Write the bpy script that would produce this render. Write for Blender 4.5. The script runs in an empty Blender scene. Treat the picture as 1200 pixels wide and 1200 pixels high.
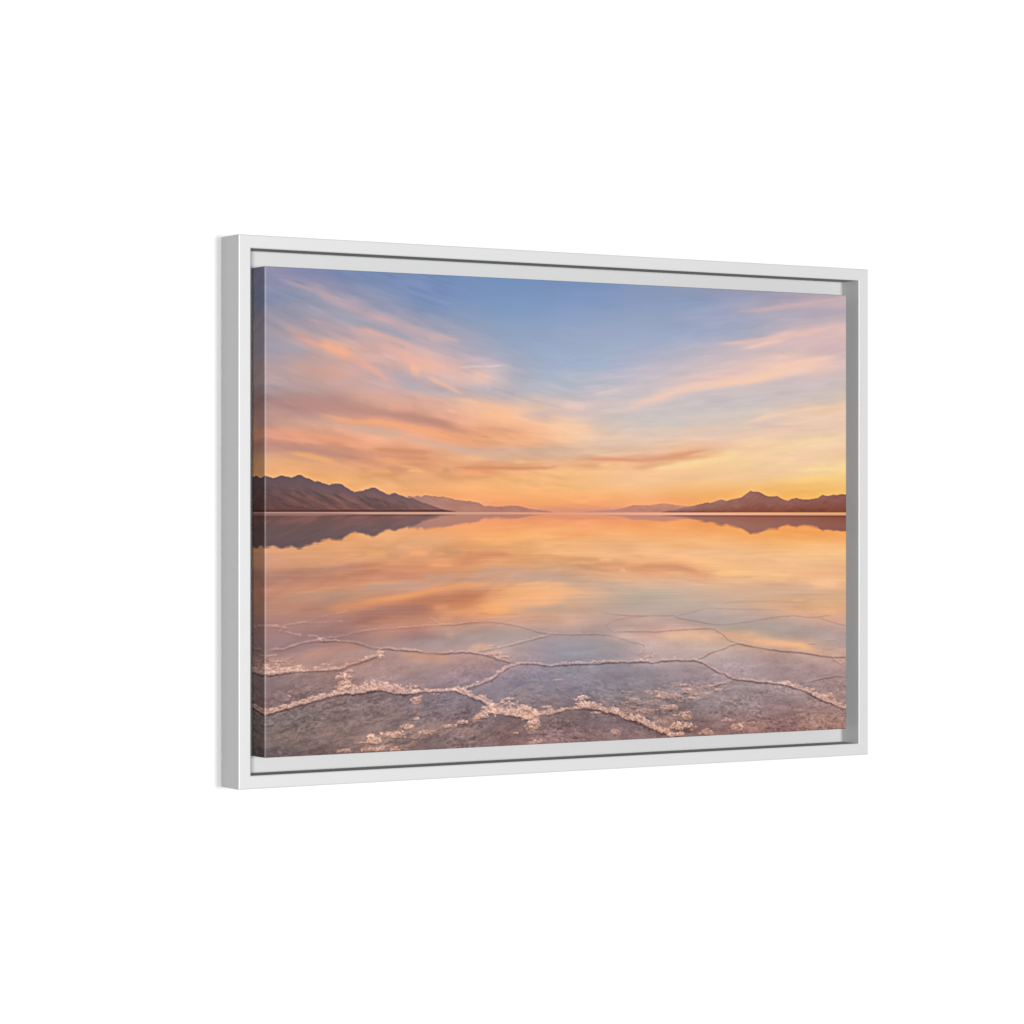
import bpy, math
import numpy as np

scene = bpy.context.scene

# ------------------------------------------------------------------ dimensions (metres)
FRAME_W, FRAME_H = 0.9876, 0.6849        # outer size of the floater frame
FRAME_D = 0.0492                         # how far its front stands off the wall
RIM = 0.0165                             # width of the front rim
LEDGE_Z = 0.0120                         # height of the ledge the canvas sits on
PRINT_W, PRINT_H = 0.9138, 0.6096        # 36 x 24 inch stretched canvas
PRINT_BACK, PRINT_FRONT = 0.0120, 0.0470 # canvas back and front planes
CENTRE_Z = 1.50                          # the picture hangs at eye height

# ------------------------------------------------------------------ camera
YAW = 0.5557                             # seen from 32 degrees to the left of square-on
DIST, AIM_X = 3.8385, -0.0672
cam_data = bpy.data.cameras.new("camera")
cam_data.sensor_width = 36.0
cam_data.lens = 36.0 * 3397.53 / 1200.0
cam_data.clip_start = 0.05
cam_data.clip_end = 100.0
cam = bpy.data.objects.new("camera", cam_data)
scene.collection.objects.link(cam)
cam.location = (AIM_X - DIST * math.sin(YAW), -DIST * math.cos(YAW), CENTRE_Z)
cam.rotation_euler = (math.radians(90), 0, -YAW)
scene.camera = cam

# ------------------------------------------------------------------ studio light
world = bpy.data.worlds.new("World")
scene.world = world
world.use_nodes = True
bg = world.node_tree.nodes["Background"]
bg.inputs["Color"].default_value = (1, 1, 1, 1)
bg.inputs["Strength"].default_value = 0.43


def softbox(name, angle, dist, width, height, watts, lift=0.0):
    """A rectangular studio lamp in front of the wall, aimed at the picture."""
    d = bpy.data.lights.new(name, 'AREA')
    d.shape = 'RECTANGLE'
    d.size, d.size_y = width, height
    d.energy = watts
    o = bpy.data.objects.new(name, d)
    scene.collection.objects.link(o)
    o.location = (math.sin(angle) * dist, -math.cos(angle) * dist, CENTRE_Z + lift)
    o.rotation_euler = (math.radians(90) - math.atan2(lift, dist), 0, angle)
    return o


softbox("key_softbox", math.radians(6), 10.0, 1.6, 1.8, 1010)
softbox("side_softbox", math.radians(-33), 10.0, 1.2, 1.3, 1270)

scene.view_settings.view_transform = 'Standard'
scene.view_settings.look = 'None'
scene.view_settings.exposure = 0.0
scene.view_settings.gamma = 1.0
scene.view_settings.use_curve_mapping = False

PRINT_LIGHT = 2.51      # how brightly a perfectly white print would come out under these lamps

# ------------------------------------------------------------------ materials


def painted(name, colour, rough, grain_scale, grain, bump, spec=0.2):
    m = bpy.data.materials.new(name)
    m.use_nodes = True
    nt = m.node_tree
    p = nt.nodes["Principled BSDF"]
    p.inputs["Roughness"].default_value = rough
    p.inputs["Specular IOR Level"].default_value = spec
    tc = nt.nodes.new("ShaderNodeTexCoord")
    nz = nt.nodes.new("ShaderNodeTexNoise")
    nz.inputs["Scale"].default_value = grain_scale
    nz.inputs["Detail"].default_value = 4
    nt.links.new(tc.outputs["Object"], nz.inputs["Vector"])
    ramp = nt.nodes.new("ShaderNodeValToRGB")
    lo = [c * (1 - grain) for c in colour]
    hi = [min(1, c * (1 + grain)) for c in colour]
    ramp.color_ramp.elements[0].color = (*lo, 1)
    ramp.color_ramp.elements[1].color = (*hi, 1)
    ramp.color_ramp.elements[0].position = 0.3
    ramp.color_ramp.elements[1].position = 0.7
    nt.links.new(nz.outputs["Fac"], ramp.inputs["Fac"])
    nt.links.new(ramp.outputs["Color"], p.inputs["Base Color"])
    bp = nt.nodes.new("ShaderNodeBump")
    bp.inputs["Strength"].default_value = bump
    bp.inputs["Distance"].default_value = 0.0005
    nt.links.new(nz.outputs["Fac"], bp.inputs["Height"])
    nt.links.new(bp.outputs["Normal"], p.inputs["Normal"])
    return m


MAT_WALL = painted("white_wall_paint", (0.435, 0.435, 0.435), 0.9, 180, 0.01, 0.05, 0.0)
MAT_FRAME = painted("white_lacquered_wood", (0.30, 0.30, 0.30), 0.6, 60, 0.004, 0.0, 0.0)
# a thin satin sheen over the paint, so that the rounded edges catch the lamps
_nt = MAT_FRAME.node_tree
_gloss = _nt.nodes.new("ShaderNodeBsdfGlossy")
_gloss.inputs["Roughness"].default_value = 0.3
_mix = _nt.nodes.new("ShaderNodeMixShader")
_mix.inputs["Fac"].default_value = 0.03
_nt.links.new(_nt.nodes["Principled BSDF"].outputs["BSDF"], _mix.inputs[1])
_nt.links.new(_gloss.outputs["BSDF"], _mix.inputs[2])
_nt.links.new(_mix.outputs["Shader"], _nt.nodes["Material Output"].inputs["Surface"])


def canvas_material():
    """Ink on woven canvas: the printed colours, broken by the grain of the threads."""
    m = bpy.data.materials.new("printed_canvas")
    m.use_nodes = True
    nt = m.node_tree
    p = nt.nodes["Principled BSDF"]
    p.inputs["Roughness"].default_value = 0.9
    p.inputs["Specular IOR Level"].default_value = 0.0
    ink = nt.nodes.new("ShaderNodeVertexColor")
    ink.layer_name = "ink"
    tc = nt.nodes.new("ShaderNodeTexCoord")
    weave = []
    for axis, sc in (('X', 420.0), ('Z', 420.0)):
        w = nt.nodes.new("ShaderNodeTexWave")
        w.wave_type = 'BANDS'
        w.bands_direction = axis
        w.inputs["Scale"].default_value = sc
        w.inputs["Distortion"].default_value = 0.6
        nt.links.new(tc.outputs["Object"], w.inputs["Vector"])
        weave.append(w)
    mul = nt.nodes.new("ShaderNodeMath")
    mul.operation = 'MULTIPLY'
    nt.links.new(weave[0].outputs["Fac"], mul.inputs[0])
    nt.links.new(weave[1].outputs["Fac"], mul.inputs[1])
    nz = nt.nodes.new("ShaderNodeTexNoise")
    nz.inputs["Scale"].default_value = 700
    nt.links.new(tc.outputs["Object"], nz.inputs["Vector"])
    mr = nt.nodes.new("ShaderNodeMapRange")
    mr.inputs["From Min"].default_value = 0.3
    mr.inputs["From Max"].default_value = 0.7
    mr.inputs["To Min"].default_value = 0.975
    mr.inputs["To Max"].default_value = 1.025
    nt.links.new(nz.outputs["Fac"], mr.inputs["Value"])
    vm = nt.nodes.new("ShaderNodeVectorMath")
    vm.operation = 'SCALE'
    nt.links.new(ink.outputs["Color"], vm.inputs[0])
    nt.links.new(mr.outputs["Result"], vm.inputs["Scale"])
    nt.links.new(vm.outputs["Vector"], p.inputs["Base Color"])
    bp = nt.nodes.new("ShaderNodeBump")
    bp.inputs["Strength"].default_value = 0.04
    bp.inputs["Distance"].default_value = 0.0003
    nt.links.new(mul.outputs["Value"], bp.inputs["Height"])
    nt.links.new(bp.outputs["Normal"], p.inputs["Normal"])
    return m


MAT_CANVAS = canvas_material()

# ------------------------------------------------------------------ the wall


def link_mesh(name, verts, faces, mat, parent=None):
    me = bpy.data.meshes.new(name)
    me.from_pydata(verts, [], faces)
    me.update()
    me.materials.append(mat)
    o = bpy.data.objects.new(name, me)
    scene.collection.objects.link(o)
    if parent:
        o.parent = parent
    return o


wall = link_mesh("wall", [(-9, 0.002, -4), (9, 0.002, -4), (9, 0.002, 7), (-9, 0.002, 7),
                          (-9, 0.102, -4), (9, 0.102, -4), (9, 0.102, 7), (-9, 0.102, 7)],
                 [(0, 1, 2, 3), (5, 4, 7, 6), (4, 0, 3, 7), (1, 5, 6, 2), (3, 2, 6, 7), (4, 5, 1, 0)], MAT_WALL)
wall["kind"] = "structure"
wall["label"] = "plain bright white wall behind the framed canvas"
wall["category"] = "wall"

# ------------------------------------------------------------------ the framed picture
picture = bpy.data.objects.new("framed_picture", None)
scene.collection.objects.link(picture)
picture.location = (0, 0, CENTRE_Z)
picture["label"] = "canvas print of a sunset salt flat in a white floater frame on the wall"
picture["category"] = "framed picture"


def mitred_ring(name, profile, mat, parent, closed=True):
    """Sweep a profile of (inset from the outer edge, distance off the wall) round four mitred corners."""
    verts, faces = [], []
    for ins, z in profile:
        hx, hz = FRAME_W / 2 - ins, FRAME_H / 2 - ins
        verts += [(-hx, -z, -hz), (hx, -z, -hz), (hx, -z, hz), (-hx, -z, hz)]
    n = len(profile)
    for k in range(n if closed else n - 1):
        a, b = k * 4, ((k + 1) % n) * 4
        for c in range(4):
            d = (c + 1) % 4
            faces.append((a + c, a + d, b + d, b + c))
    return link_mesh(name, verts, faces, mat, parent)


B = 0.0013                                # rounding of the lacquered edges
frame = mitred_ring("frame", [
    (0.0006, 0.0), (0.0, 0.0006),
    (0.0, FRAME_D - B), (0.10 * B, FRAME_D - 0.56 * B), (B, FRAME_D),
    (RIM - B, FRAME_D), (RIM - 0.10 * B, FRAME_D - 0.56 * B), (RIM, FRAME_D - B),
    (RIM, 0.0)], MAT_FRAME, picture)
ledge = mitred_ring("ledge", [(RIM - 0.0005, 0.001), (RIM - 0.0005, LEDGE_Z), (0.058, LEDGE_Z), (0.058, 0.001)],
                    MAT_FRAME, frame)

# ------------------------------------------------------------------ what is printed on the canvas
# The picture printed on the canvas, traced in print units: 1500 across, 1000 down.
INK_TABLE = [
 [142, 142, 170, 140, 140, 170, 137, 138, 170, 134, 137, 171, 130, 136, 172, 128, 137, 173, 125, 137, 175, 123, 137, 176, 121, 137, 176, 120, 137, 177, 119, 137, 178, 119, 138, 180, 118, 138, 181, 117, 139, 182, 117, 139, 182, 116, 139, 183, 115, 139, 183, 114, 140, 184, 115, 141, 186, 116, 143, 188, 115, 144, 189, 114, 144, 190, 113, 144, 190, 113, 145, 191, 113, 145, 192, 114, 145, 192, 114, 145, 191, 115, 144, 190, 116, 144, 189, 118, 144, 189, 119, 144, 189, 120, 145, 189, 122, 146, 189, 123, 146, 189, 124, 147, 189, 126, 147, 188, 129, 149, 187, 133, 151, 187, 136, 152, 186, 138, 152, 184, 139, 152, 183, 142, 153, 182, 145, 154, 183, 149, 155, 183, 151, 156, 183, 153, 156, 183, 154, 156, 182, 155, 156, 181, 154, 154, 178, 154, 153, 176, 156, 153, 176, 158, 154, 176, 161, 155, 177, 165, 157, 177, 170, 160, 177, 175, 162, 177, 177, 163, 176, 180, 164, 175, 183, 165, 175, 188, 168, 176, 192, 171, 177],
 [141, 141, 169, 140, 140, 169, 138, 138, 170, 135, 137, 170, 132, 136, 171, 130, 136, 171, 128, 136, 173, 126, 137, 174, 125, 139, 176, 126, 140, 178, 125, 141, 180, 123, 141, 180, 121, 140, 181, 120, 140, 182, 119, 140, 183, 118, 140, 183, 117, 140, 183, 117, 141, 184, 117, 142, 185, 118, 143, 187, 118, 144, 187, 118, 145, 188, 118, 145, 189, 117, 146, 189, 117, 146, 189, 118, 146, 189, 119, 146, 189, 120, 146, 189, 121, 146, 188, 121, 145, 188, 122, 145, 189, 122, 146, 189, 123, 147, 189, 125, 148, 190, 127, 148, 190, 129, 149, 189, 132, 150, 189, 134, 151, 187, 136, 152, 186, 137, 152, 185, 137, 153, 185, 138, 153, 185, 139, 153, 185, 141, 153, 185, 143, 154, 185, 148, 156, 187, 152, 157, 188, 154, 157, 186, 155, 157, 184, 157, 157, 182, 159, 157, 180, 162, 157, 178, 166, 158, 177, 172, 161, 178, 179, 165, 179, 185, 169, 180, 188, 171, 180, 191, 172, 179, 194, 173, 179, 198, 175, 180, 200, 177, 182],
 [140, 141, 169, 141, 141, 170, 141, 142, 171, 141, 142, 171, 141, 141, 171, 139, 141, 171, 135, 139, 171, 130, 138, 171, 129, 139, 173, 129, 142, 177, 128, 143, 179, 127, 143, 181, 125, 142, 181, 124, 142, 182, 122, 142, 183, 122, 142, 184, 121, 142, 184, 121, 143, 185, 121, 143, 186, 121, 144, 186, 120, 145, 186, 120, 146, 187, 120, 147, 187, 120, 147, 188, 120, 147, 188, 121, 148, 188, 122, 148, 188, 123, 148, 188, 124, 148, 189, 125, 149, 190, 126, 150, 191, 127, 151, 192, 128, 151, 192, 130, 152, 192, 132, 152, 192, 134, 153, 191, 135, 153, 190, 137, 153, 188, 138, 153, 187, 138, 154, 187, 138, 155, 188, 139, 155, 188, 139, 155, 187, 140, 155, 187, 143, 156, 188, 148, 158, 189, 153, 160, 189, 157, 161, 188, 161, 163, 186, 166, 164, 184, 169, 164, 182, 172, 164, 180, 176, 165, 180, 182, 168, 181, 188, 172, 183, 193, 175, 184, 195, 176, 183, 195, 175, 182, 196, 175, 182, 197, 176, 182, 197, 176, 183],
 [139, 142, 170, 143, 144, 171, 147, 147, 172, 150, 149, 172, 152, 150, 173, 150, 149, 172, 143, 144, 170, 138, 141, 169, 136, 142, 172, 135, 144, 176, 133, 145, 178, 131, 145, 180, 129, 144, 181, 126, 144, 182, 125, 143, 184, 123, 143, 185, 123, 143, 185, 123, 144, 186, 123, 145, 187, 123, 146, 187, 122, 147, 187, 122, 147, 187, 121, 148, 187, 122, 149, 188, 123, 149, 189, 124, 150, 189, 125, 150, 189, 126, 150, 189, 127, 151, 191, 129, 152, 192, 130, 153, 193, 130, 152, 193, 129, 152, 192, 131, 152, 192, 133, 153, 192, 136, 155, 192, 138, 155, 191, 140, 156, 191, 142, 157, 190, 142, 157, 190, 141, 157, 190, 142, 158, 190, 142, 158, 190, 144, 159, 190, 147, 160, 190, 152, 161, 190, 156, 163, 190, 162, 164, 189, 168, 167, 187, 173, 168, 186, 176, 169, 185, 178, 169, 184, 180, 169, 183, 181, 169, 183, 182, 169, 182, 182, 169, 182, 183, 168, 181, 184, 169, 181, 185, 169, 181, 186, 169, 181, 186, 170, 181],
 [137, 143, 173, 138, 143, 172, 138, 143, 171, 141, 145, 171, 146, 148, 171, 149, 149, 171, 149, 149, 171, 149, 148, 172, 146, 148, 173, 142, 147, 175, 139, 147, 176, 136, 147, 178, 133, 146, 180, 130, 146, 181, 127, 145, 183, 125, 145, 184, 125, 145, 186, 125, 146, 187, 125, 147, 188, 125, 148, 188, 125, 149, 189, 125, 150, 189, 125, 151, 190, 125, 151, 190, 126, 152, 191, 126, 152, 191, 127, 152, 191, 128, 152, 192, 130, 153, 193, 132, 154, 194, 133, 155, 195, 133, 154, 194, 132, 154, 193, 134, 154, 192, 136, 156, 192, 139, 157, 192, 141, 158, 192, 143, 158, 192, 144, 159, 192, 144, 159, 191, 144, 159, 191, 145, 160, 191, 147, 161, 191, 150, 162, 192, 153, 163, 192, 157, 164, 191, 161, 164, 190, 165, 166, 189, 171, 169, 188, 175, 171, 188, 178, 171, 187, 179, 172, 187, 180, 171, 186, 180, 171, 185, 179, 169, 184, 180, 169, 183, 182, 170, 183, 185, 171, 182, 187, 172, 182, 190, 173, 182, 193, 175, 183],
 [137, 143, 173, 136, 143, 172, 137, 144, 170, 141, 146, 170, 146, 148, 170, 151, 151, 171, 156, 153, 173, 159, 154, 175, 156, 153, 175, 150, 150, 174, 145, 149, 175, 142, 149, 177, 139, 149, 178, 135, 148, 180, 131, 147, 181, 129, 147, 183, 128, 147, 185, 128, 148, 187, 129, 149, 188, 129, 150, 189, 129, 151, 190, 128, 152, 190, 127, 152, 190, 127, 152, 191, 127, 153, 191, 128, 153, 191, 128, 153, 191, 129, 153, 192, 132, 154, 194, 135, 157, 196, 137, 158, 197, 138, 159, 197, 138, 158, 195, 139, 159, 194, 141, 159, 193, 142, 159, 193, 144, 160, 192, 145, 160, 192, 146, 161, 192, 146, 161, 192, 146, 161, 192, 148, 162, 192, 151, 163, 193, 155, 165, 194, 157, 166, 194, 159, 165, 193, 161, 165, 192, 163, 166, 192, 166, 168, 191, 168, 169, 190, 171, 170, 190, 175, 172, 189, 178, 173, 189, 181, 173, 188, 184, 174, 187, 187, 175, 186, 190, 176, 185, 194, 177, 184, 198, 179, 184, 204, 182, 185, 209, 184, 186],
 [140, 144, 169, 142, 146, 169, 145, 148, 169, 147, 149, 169, 150, 150, 169, 153, 152, 170, 158, 155, 173, 161, 157, 175, 160, 155, 175, 157, 153, 174, 156, 153, 175, 155, 155, 177, 154, 155, 179, 147, 153, 179, 139, 150, 178, 135, 149, 180, 134, 150, 183, 134, 151, 186, 134, 152, 188, 134, 153, 188, 133, 153, 189, 132, 153, 189, 130, 153, 190, 130, 154, 191, 130, 155, 191, 131, 155, 192, 131, 155, 192, 133, 155, 193, 135, 157, 194, 138, 159, 196, 140, 160, 196, 141, 161, 196, 142, 161, 195, 143, 161, 194, 144, 162, 193, 145, 162, 193, 147, 163, 193, 148, 164, 194, 149, 164, 194, 149, 164, 193, 149, 163, 193, 151, 164, 193, 154, 165, 194, 158, 167, 195, 159, 167, 196, 160, 167, 195, 161, 167, 195, 163, 168, 194, 166, 169, 193, 169, 171, 191, 173, 172, 190, 178, 173, 189, 183, 174, 188, 187, 175, 187, 193, 177, 185, 198, 179, 185, 205, 181, 185, 212, 185, 185, 218, 188, 186, 225, 192, 187, 230, 194, 188],
 [147, 146, 167, 149, 148, 167, 151, 149, 167, 153, 151, 168, 155, 152, 169, 156, 153, 170, 158, 155, 172, 160, 156, 173, 162, 156, 174, 165, 156, 175, 167, 158, 176, 169, 161, 178, 168, 162, 180, 161, 159, 179, 152, 155, 178, 147, 154, 179, 143, 153, 181, 140, 152, 182, 138, 153, 184, 138, 154, 186, 137, 155, 188, 137, 156, 189, 136, 157, 191, 136, 158, 192, 136, 158, 193, 136, 158, 193, 137, 158, 194, 138, 159, 194, 139, 160, 195, 141, 161, 195, 142, 162, 195, 144, 162, 195, 145, 163, 194, 146, 163, 194, 148, 164, 194, 149, 165, 194, 150, 165, 195, 151, 165, 195, 152, 166, 195, 152, 166, 195, 152, 166, 194, 153, 166, 194, 155, 167, 195, 158, 168, 196, 160, 168, 196, 162, 169, 196, 164, 170, 196, 167, 171, 195, 171, 172, 193, 175, 173, 191, 180, 175, 189, 186, 176, 188, 192, 178, 187, 198, 179, 186, 204, 181, 185, 209, 183, 184, 215, 185, 184, 219, 187, 185, 223, 189, 185, 227, 191, 186, 229, 192, 186],
 [151, 147, 165, 154, 149, 165, 157, 151, 166, 159, 152, 167, 161, 153, 167, 162, 154, 168, 163, 155, 170, 164, 156, 172, 167, 159, 174, 171, 161, 176, 174, 163, 178, 177, 165, 179, 178, 166, 180, 173, 164, 180, 167, 162, 179, 161, 160, 179, 154, 157, 179, 148, 155, 180, 145, 155, 182, 143, 156, 184, 141, 157, 186, 141, 158, 188, 140, 159, 190, 140, 160, 191, 140, 160, 192, 141, 161, 193, 141, 161, 193, 142, 161, 193, 144, 162, 194, 145, 163, 195, 147, 164, 196, 147, 164, 196, 148, 164, 195, 149, 165, 196, 151, 165, 196, 152, 166, 196, 154, 167, 196, 155, 168, 197, 155, 168, 197, 155, 168, 196, 155, 168, 196, 156, 168, 196, 158, 169, 196, 160, 170, 197, 163, 170, 197, 166, 172, 197, 169, 173, 196, 172, 173, 194, 174, 173, 190, 178, 173, 187, 186, 176, 186, 197, 181, 187, 206, 184, 188, 212, 186, 187, 215, 186, 186, 218, 187, 185, 219, 187, 184, 219, 186, 184, 219, 186, 184, 220, 187, 184, 221, 188, 184],
 [155, 147, 164, 158, 150, 164, 162, 152, 165, 165, 154, 165, 166, 154, 165, 168, 156, 167, 171, 159, 170, 173, 161, 173, 171, 160, 173, 167, 158, 172, 165, 158, 172, 168, 160, 174, 171, 163, 176, 173, 165, 178, 174, 167, 180, 172, 166, 181, 166, 163, 181, 160, 161, 181, 155, 160, 182, 150, 159, 183, 146, 159, 185, 145, 160, 187, 143, 160, 189, 143, 161, 191, 144, 162, 192, 144, 163, 193, 145, 163, 193, 145, 163, 193, 147, 164, 194, 149, 165, 195, 150, 165, 196, 151, 166, 197, 153, 167, 197, 154, 167, 197, 154, 168, 197, 155, 168, 198, 156, 169, 198, 157, 171, 199, 158, 171, 199, 158, 171, 199, 158, 171, 198, 159, 171, 197, 162, 172, 197, 165, 172, 197, 169, 174, 196, 173, 175, 196, 176, 176, 195, 180, 176, 192, 184, 176, 189, 190, 178, 186, 198, 181, 186, 207, 185, 187, 213, 188, 187, 216, 188, 187, 217, 187, 186, 217, 187, 186, 216, 186, 185, 214, 184, 185, 214, 184, 185, 215, 186, 186, 217, 188, 187],
 [159, 151, 165, 163, 152, 164, 167, 154, 164, 170, 155, 164, 172, 156, 163, 175, 158, 165, 181, 162, 169, 184, 165, 172, 179, 162, 171, 172, 159, 169, 169, 158, 169, 167, 159, 171, 167, 160, 172, 171, 163, 175, 175, 166, 178, 177, 167, 180, 178, 168, 181, 176, 168, 182, 170, 166, 182, 162, 162, 181, 156, 161, 183, 150, 161, 185, 147, 161, 188, 146, 162, 191, 146, 163, 193, 147, 164, 194, 147, 164, 194, 148, 164, 194, 150, 165, 195, 151, 166, 196, 153, 167, 196, 154, 168, 197, 155, 168, 197, 156, 169, 198, 156, 170, 198, 157, 171, 199, 159, 171, 199, 160, 172, 199, 161, 172, 199, 163, 173, 199, 164, 173, 198, 167, 174, 198, 171, 175, 197, 176, 177, 196, 180, 177, 194, 183, 177, 193, 187, 178, 191, 193, 180, 190, 200, 183, 190, 206, 186, 190, 210, 187, 189, 213, 188, 188, 215, 188, 187, 215, 188, 186, 215, 187, 186, 215, 186, 186, 214, 185, 185, 212, 184, 185, 212, 184, 185, 214, 186, 187, 216, 188, 189],
 [159, 151, 165, 164, 153, 164, 171, 155, 164, 176, 157, 163, 180, 158, 161, 184, 159, 161, 189, 162, 163, 193, 164, 165, 193, 166, 167, 191, 167, 170, 187, 166, 171, 178, 163, 170, 173, 161, 170, 174, 163, 172, 178, 165, 175, 181, 167, 177, 184, 169, 179, 184, 170, 181, 178, 168, 182, 170, 167, 183, 164, 165, 185, 156, 164, 187, 151, 163, 189, 149, 164, 191, 149, 165, 193, 149, 166, 195, 150, 166, 196, 152, 167, 196, 153, 168, 197, 154, 168, 196, 155, 168, 196, 155, 169, 196, 156, 170, 196, 157, 170, 197, 158, 172, 198, 160, 172, 199, 162, 173, 199, 164, 173, 199, 167, 173, 198, 169, 175, 198, 172, 176, 197, 176, 177, 197, 180, 179, 196, 185, 180, 194, 188, 181, 193, 191, 181, 192, 193, 181, 191, 198, 183, 191, 202, 185, 191, 206, 187, 191, 208, 187, 190, 209, 187, 187, 211, 187, 185, 212, 187, 185, 214, 187, 184, 215, 187, 184, 216, 187, 184, 215, 186, 184, 215, 186, 185, 216, 187, 187, 217, 188, 189],
 [159, 151, 165, 164, 153, 165, 172, 156, 165, 179, 159, 163, 186, 160, 160, 194, 163, 159, 202, 167, 159, 208, 169, 160, 206, 169, 162, 200, 166, 163, 196, 166, 165, 194, 167, 168, 193, 168, 171, 191, 168, 173, 189, 167, 174, 188, 168, 175, 186, 168, 176, 183, 168, 178, 180, 169, 181, 176, 170, 184, 170, 169, 186, 163, 167, 188, 158, 166, 189, 155, 166, 191, 154, 166, 193, 153, 167, 194, 153, 168, 196, 154, 169, 197, 155, 170, 198, 156, 171, 198, 158, 172, 198, 158, 173, 198, 159, 173, 199, 160, 174, 199, 161, 173, 199, 163, 173, 198, 167, 174, 198, 172, 176, 199, 176, 177, 198, 178, 178, 197, 180, 179, 196, 183, 180, 195, 187, 182, 194, 191, 183, 194, 194, 184, 193, 196, 184, 192, 198, 184, 192, 201, 185, 191, 205, 187, 192, 208, 188, 191, 212, 189, 189, 215, 190, 186, 219, 190, 184, 223, 192, 183, 227, 193, 183, 229, 194, 183, 230, 195, 185, 231, 196, 187, 230, 196, 189, 225, 194, 190, 221, 191, 190],
 [161, 153, 167, 165, 155, 166, 171, 157, 165, 178, 159, 163, 187, 161, 159, 195, 163, 157, 207, 169, 158, 215, 172, 158, 213, 171, 159, 206, 167, 159, 204, 167, 161, 205, 169, 166, 206, 172, 170, 205, 173, 172, 204, 173, 174, 201, 174, 176, 197, 173, 177, 192, 172, 179, 186, 170, 180, 180, 168, 181, 175, 168, 183, 172, 169, 186, 169, 170, 189, 164, 169, 191, 159, 168, 192, 157, 168, 193, 156, 170, 195, 156, 171, 197, 157, 173, 198, 159, 174, 199, 160, 175, 200, 160, 176, 201, 161, 176, 201, 163, 176, 201, 165, 176, 200, 168, 177, 200, 171, 177, 200, 175, 178, 199, 178, 179, 198, 180, 179, 196, 183, 180, 195, 186, 182, 195, 191, 183, 194, 196, 185, 194, 199, 186, 193, 201, 186, 192, 203, 187, 191, 207, 188, 191, 211, 189, 190, 216, 191, 189, 222, 193, 188, 228, 195, 186, 234, 198, 184, 238, 199, 184, 241, 201, 184, 242, 202, 184, 241, 202, 186, 238, 201, 188, 234, 199, 189, 225, 195, 189, 218, 191, 189],
 [167, 156, 166, 169, 157, 165, 172, 157, 164, 175, 157, 161, 178, 156, 158, 185, 158, 157, 199, 165, 157, 210, 170, 159, 212, 170, 159, 210, 168, 159, 210, 169, 161, 211, 171, 164, 211, 172, 168, 213, 175, 170, 215, 177, 172, 215, 178, 173, 212, 177, 174, 207, 176, 176, 201, 174, 177, 194, 173, 178, 189, 172, 181, 184, 173, 185, 179, 173, 188, 172, 171, 189, 165, 169, 190, 161, 169, 192, 159, 170, 195, 159, 172, 197, 159, 173, 199, 160, 175, 201, 161, 176, 202, 162, 177, 202, 163, 177, 202, 165, 178, 202, 169, 179, 202, 173, 180, 203, 176, 181, 201, 179, 180, 199, 182, 181, 198, 184, 181, 196, 187, 182, 195, 190, 183, 195, 195, 185, 194, 200, 187, 193, 204, 188, 192, 208, 189, 191, 211, 189, 190, 215, 190, 189, 219, 191, 187, 224, 192, 186, 230, 196, 186, 238, 200, 186, 243, 204, 187, 246, 206, 188, 247, 206, 189, 245, 206, 189, 238, 202, 188, 229, 196, 187, 221, 192, 186, 214, 189, 187, 210, 188, 187],
 [173, 156, 162, 177, 157, 162, 182, 159, 162, 185, 159, 160, 186, 158, 158, 190, 159, 157, 197, 162, 158, 203, 164, 159, 208, 167, 160, 211, 170, 163, 212, 171, 164, 209, 170, 164, 208, 169, 164, 213, 173, 165, 220, 177, 167, 223, 179, 168, 224, 180, 170, 222, 180, 171, 216, 179, 173, 209, 178, 175, 203, 178, 179, 198, 179, 183, 193, 179, 187, 183, 176, 188, 172, 172, 189, 166, 171, 190, 163, 172, 193, 162, 174, 197, 162, 175, 199, 163, 177, 200, 164, 178, 201, 166, 179, 202, 168, 179, 202, 171, 180, 202, 174, 180, 202, 178, 181, 201, 182, 182, 200, 187, 184, 200, 190, 185, 199, 192, 185, 198, 193, 185, 196, 196, 186, 194, 201, 188, 193, 207, 190, 192, 212, 191, 191, 217, 192, 190, 222, 193, 188, 226, 194, 187, 229, 195, 186, 232, 197, 185, 236, 199, 185, 240, 202, 186, 241, 203, 187, 239, 202, 188, 235, 201, 188, 229, 198, 188, 222, 195, 188, 216, 191, 187, 211, 189, 187, 208, 189, 188, 206, 190, 189],
 [178, 156, 159, 183, 158, 159, 190, 160, 159, 193, 160, 157, 194, 159, 155, 197, 160, 155, 202, 162, 156, 207, 165, 158, 211, 168, 161, 213, 170, 164, 210, 170, 165, 202, 167, 164, 199, 166, 163, 206, 170, 165, 216, 176, 168, 223, 180, 169, 227, 181, 169, 227, 182, 170, 223, 181, 171, 216, 179, 172, 212, 180, 176, 212, 185, 183, 208, 186, 188, 195, 182, 188, 179, 175, 187, 170, 172, 188, 167, 174, 192, 166, 176, 196, 166, 178, 198, 167, 179, 199, 169, 180, 199, 171, 181, 200, 174, 181, 200, 177, 182, 200, 180, 182, 200, 184, 183, 199, 188, 185, 199, 193, 187, 199, 197, 188, 198, 200, 189, 197, 204, 190, 195, 209, 191, 193, 216, 193, 191, 222, 195, 189, 227, 196, 188, 231, 198, 186, 234, 199, 185, 237, 201, 185, 240, 203, 187, 241, 204, 187, 238, 203, 188, 234, 200, 187, 228, 197, 187, 222, 194, 186, 215, 190, 186, 210, 189, 186, 208, 188, 187, 207, 189, 189, 206, 190, 190, 206, 191, 190, 206, 192, 189],
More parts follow.
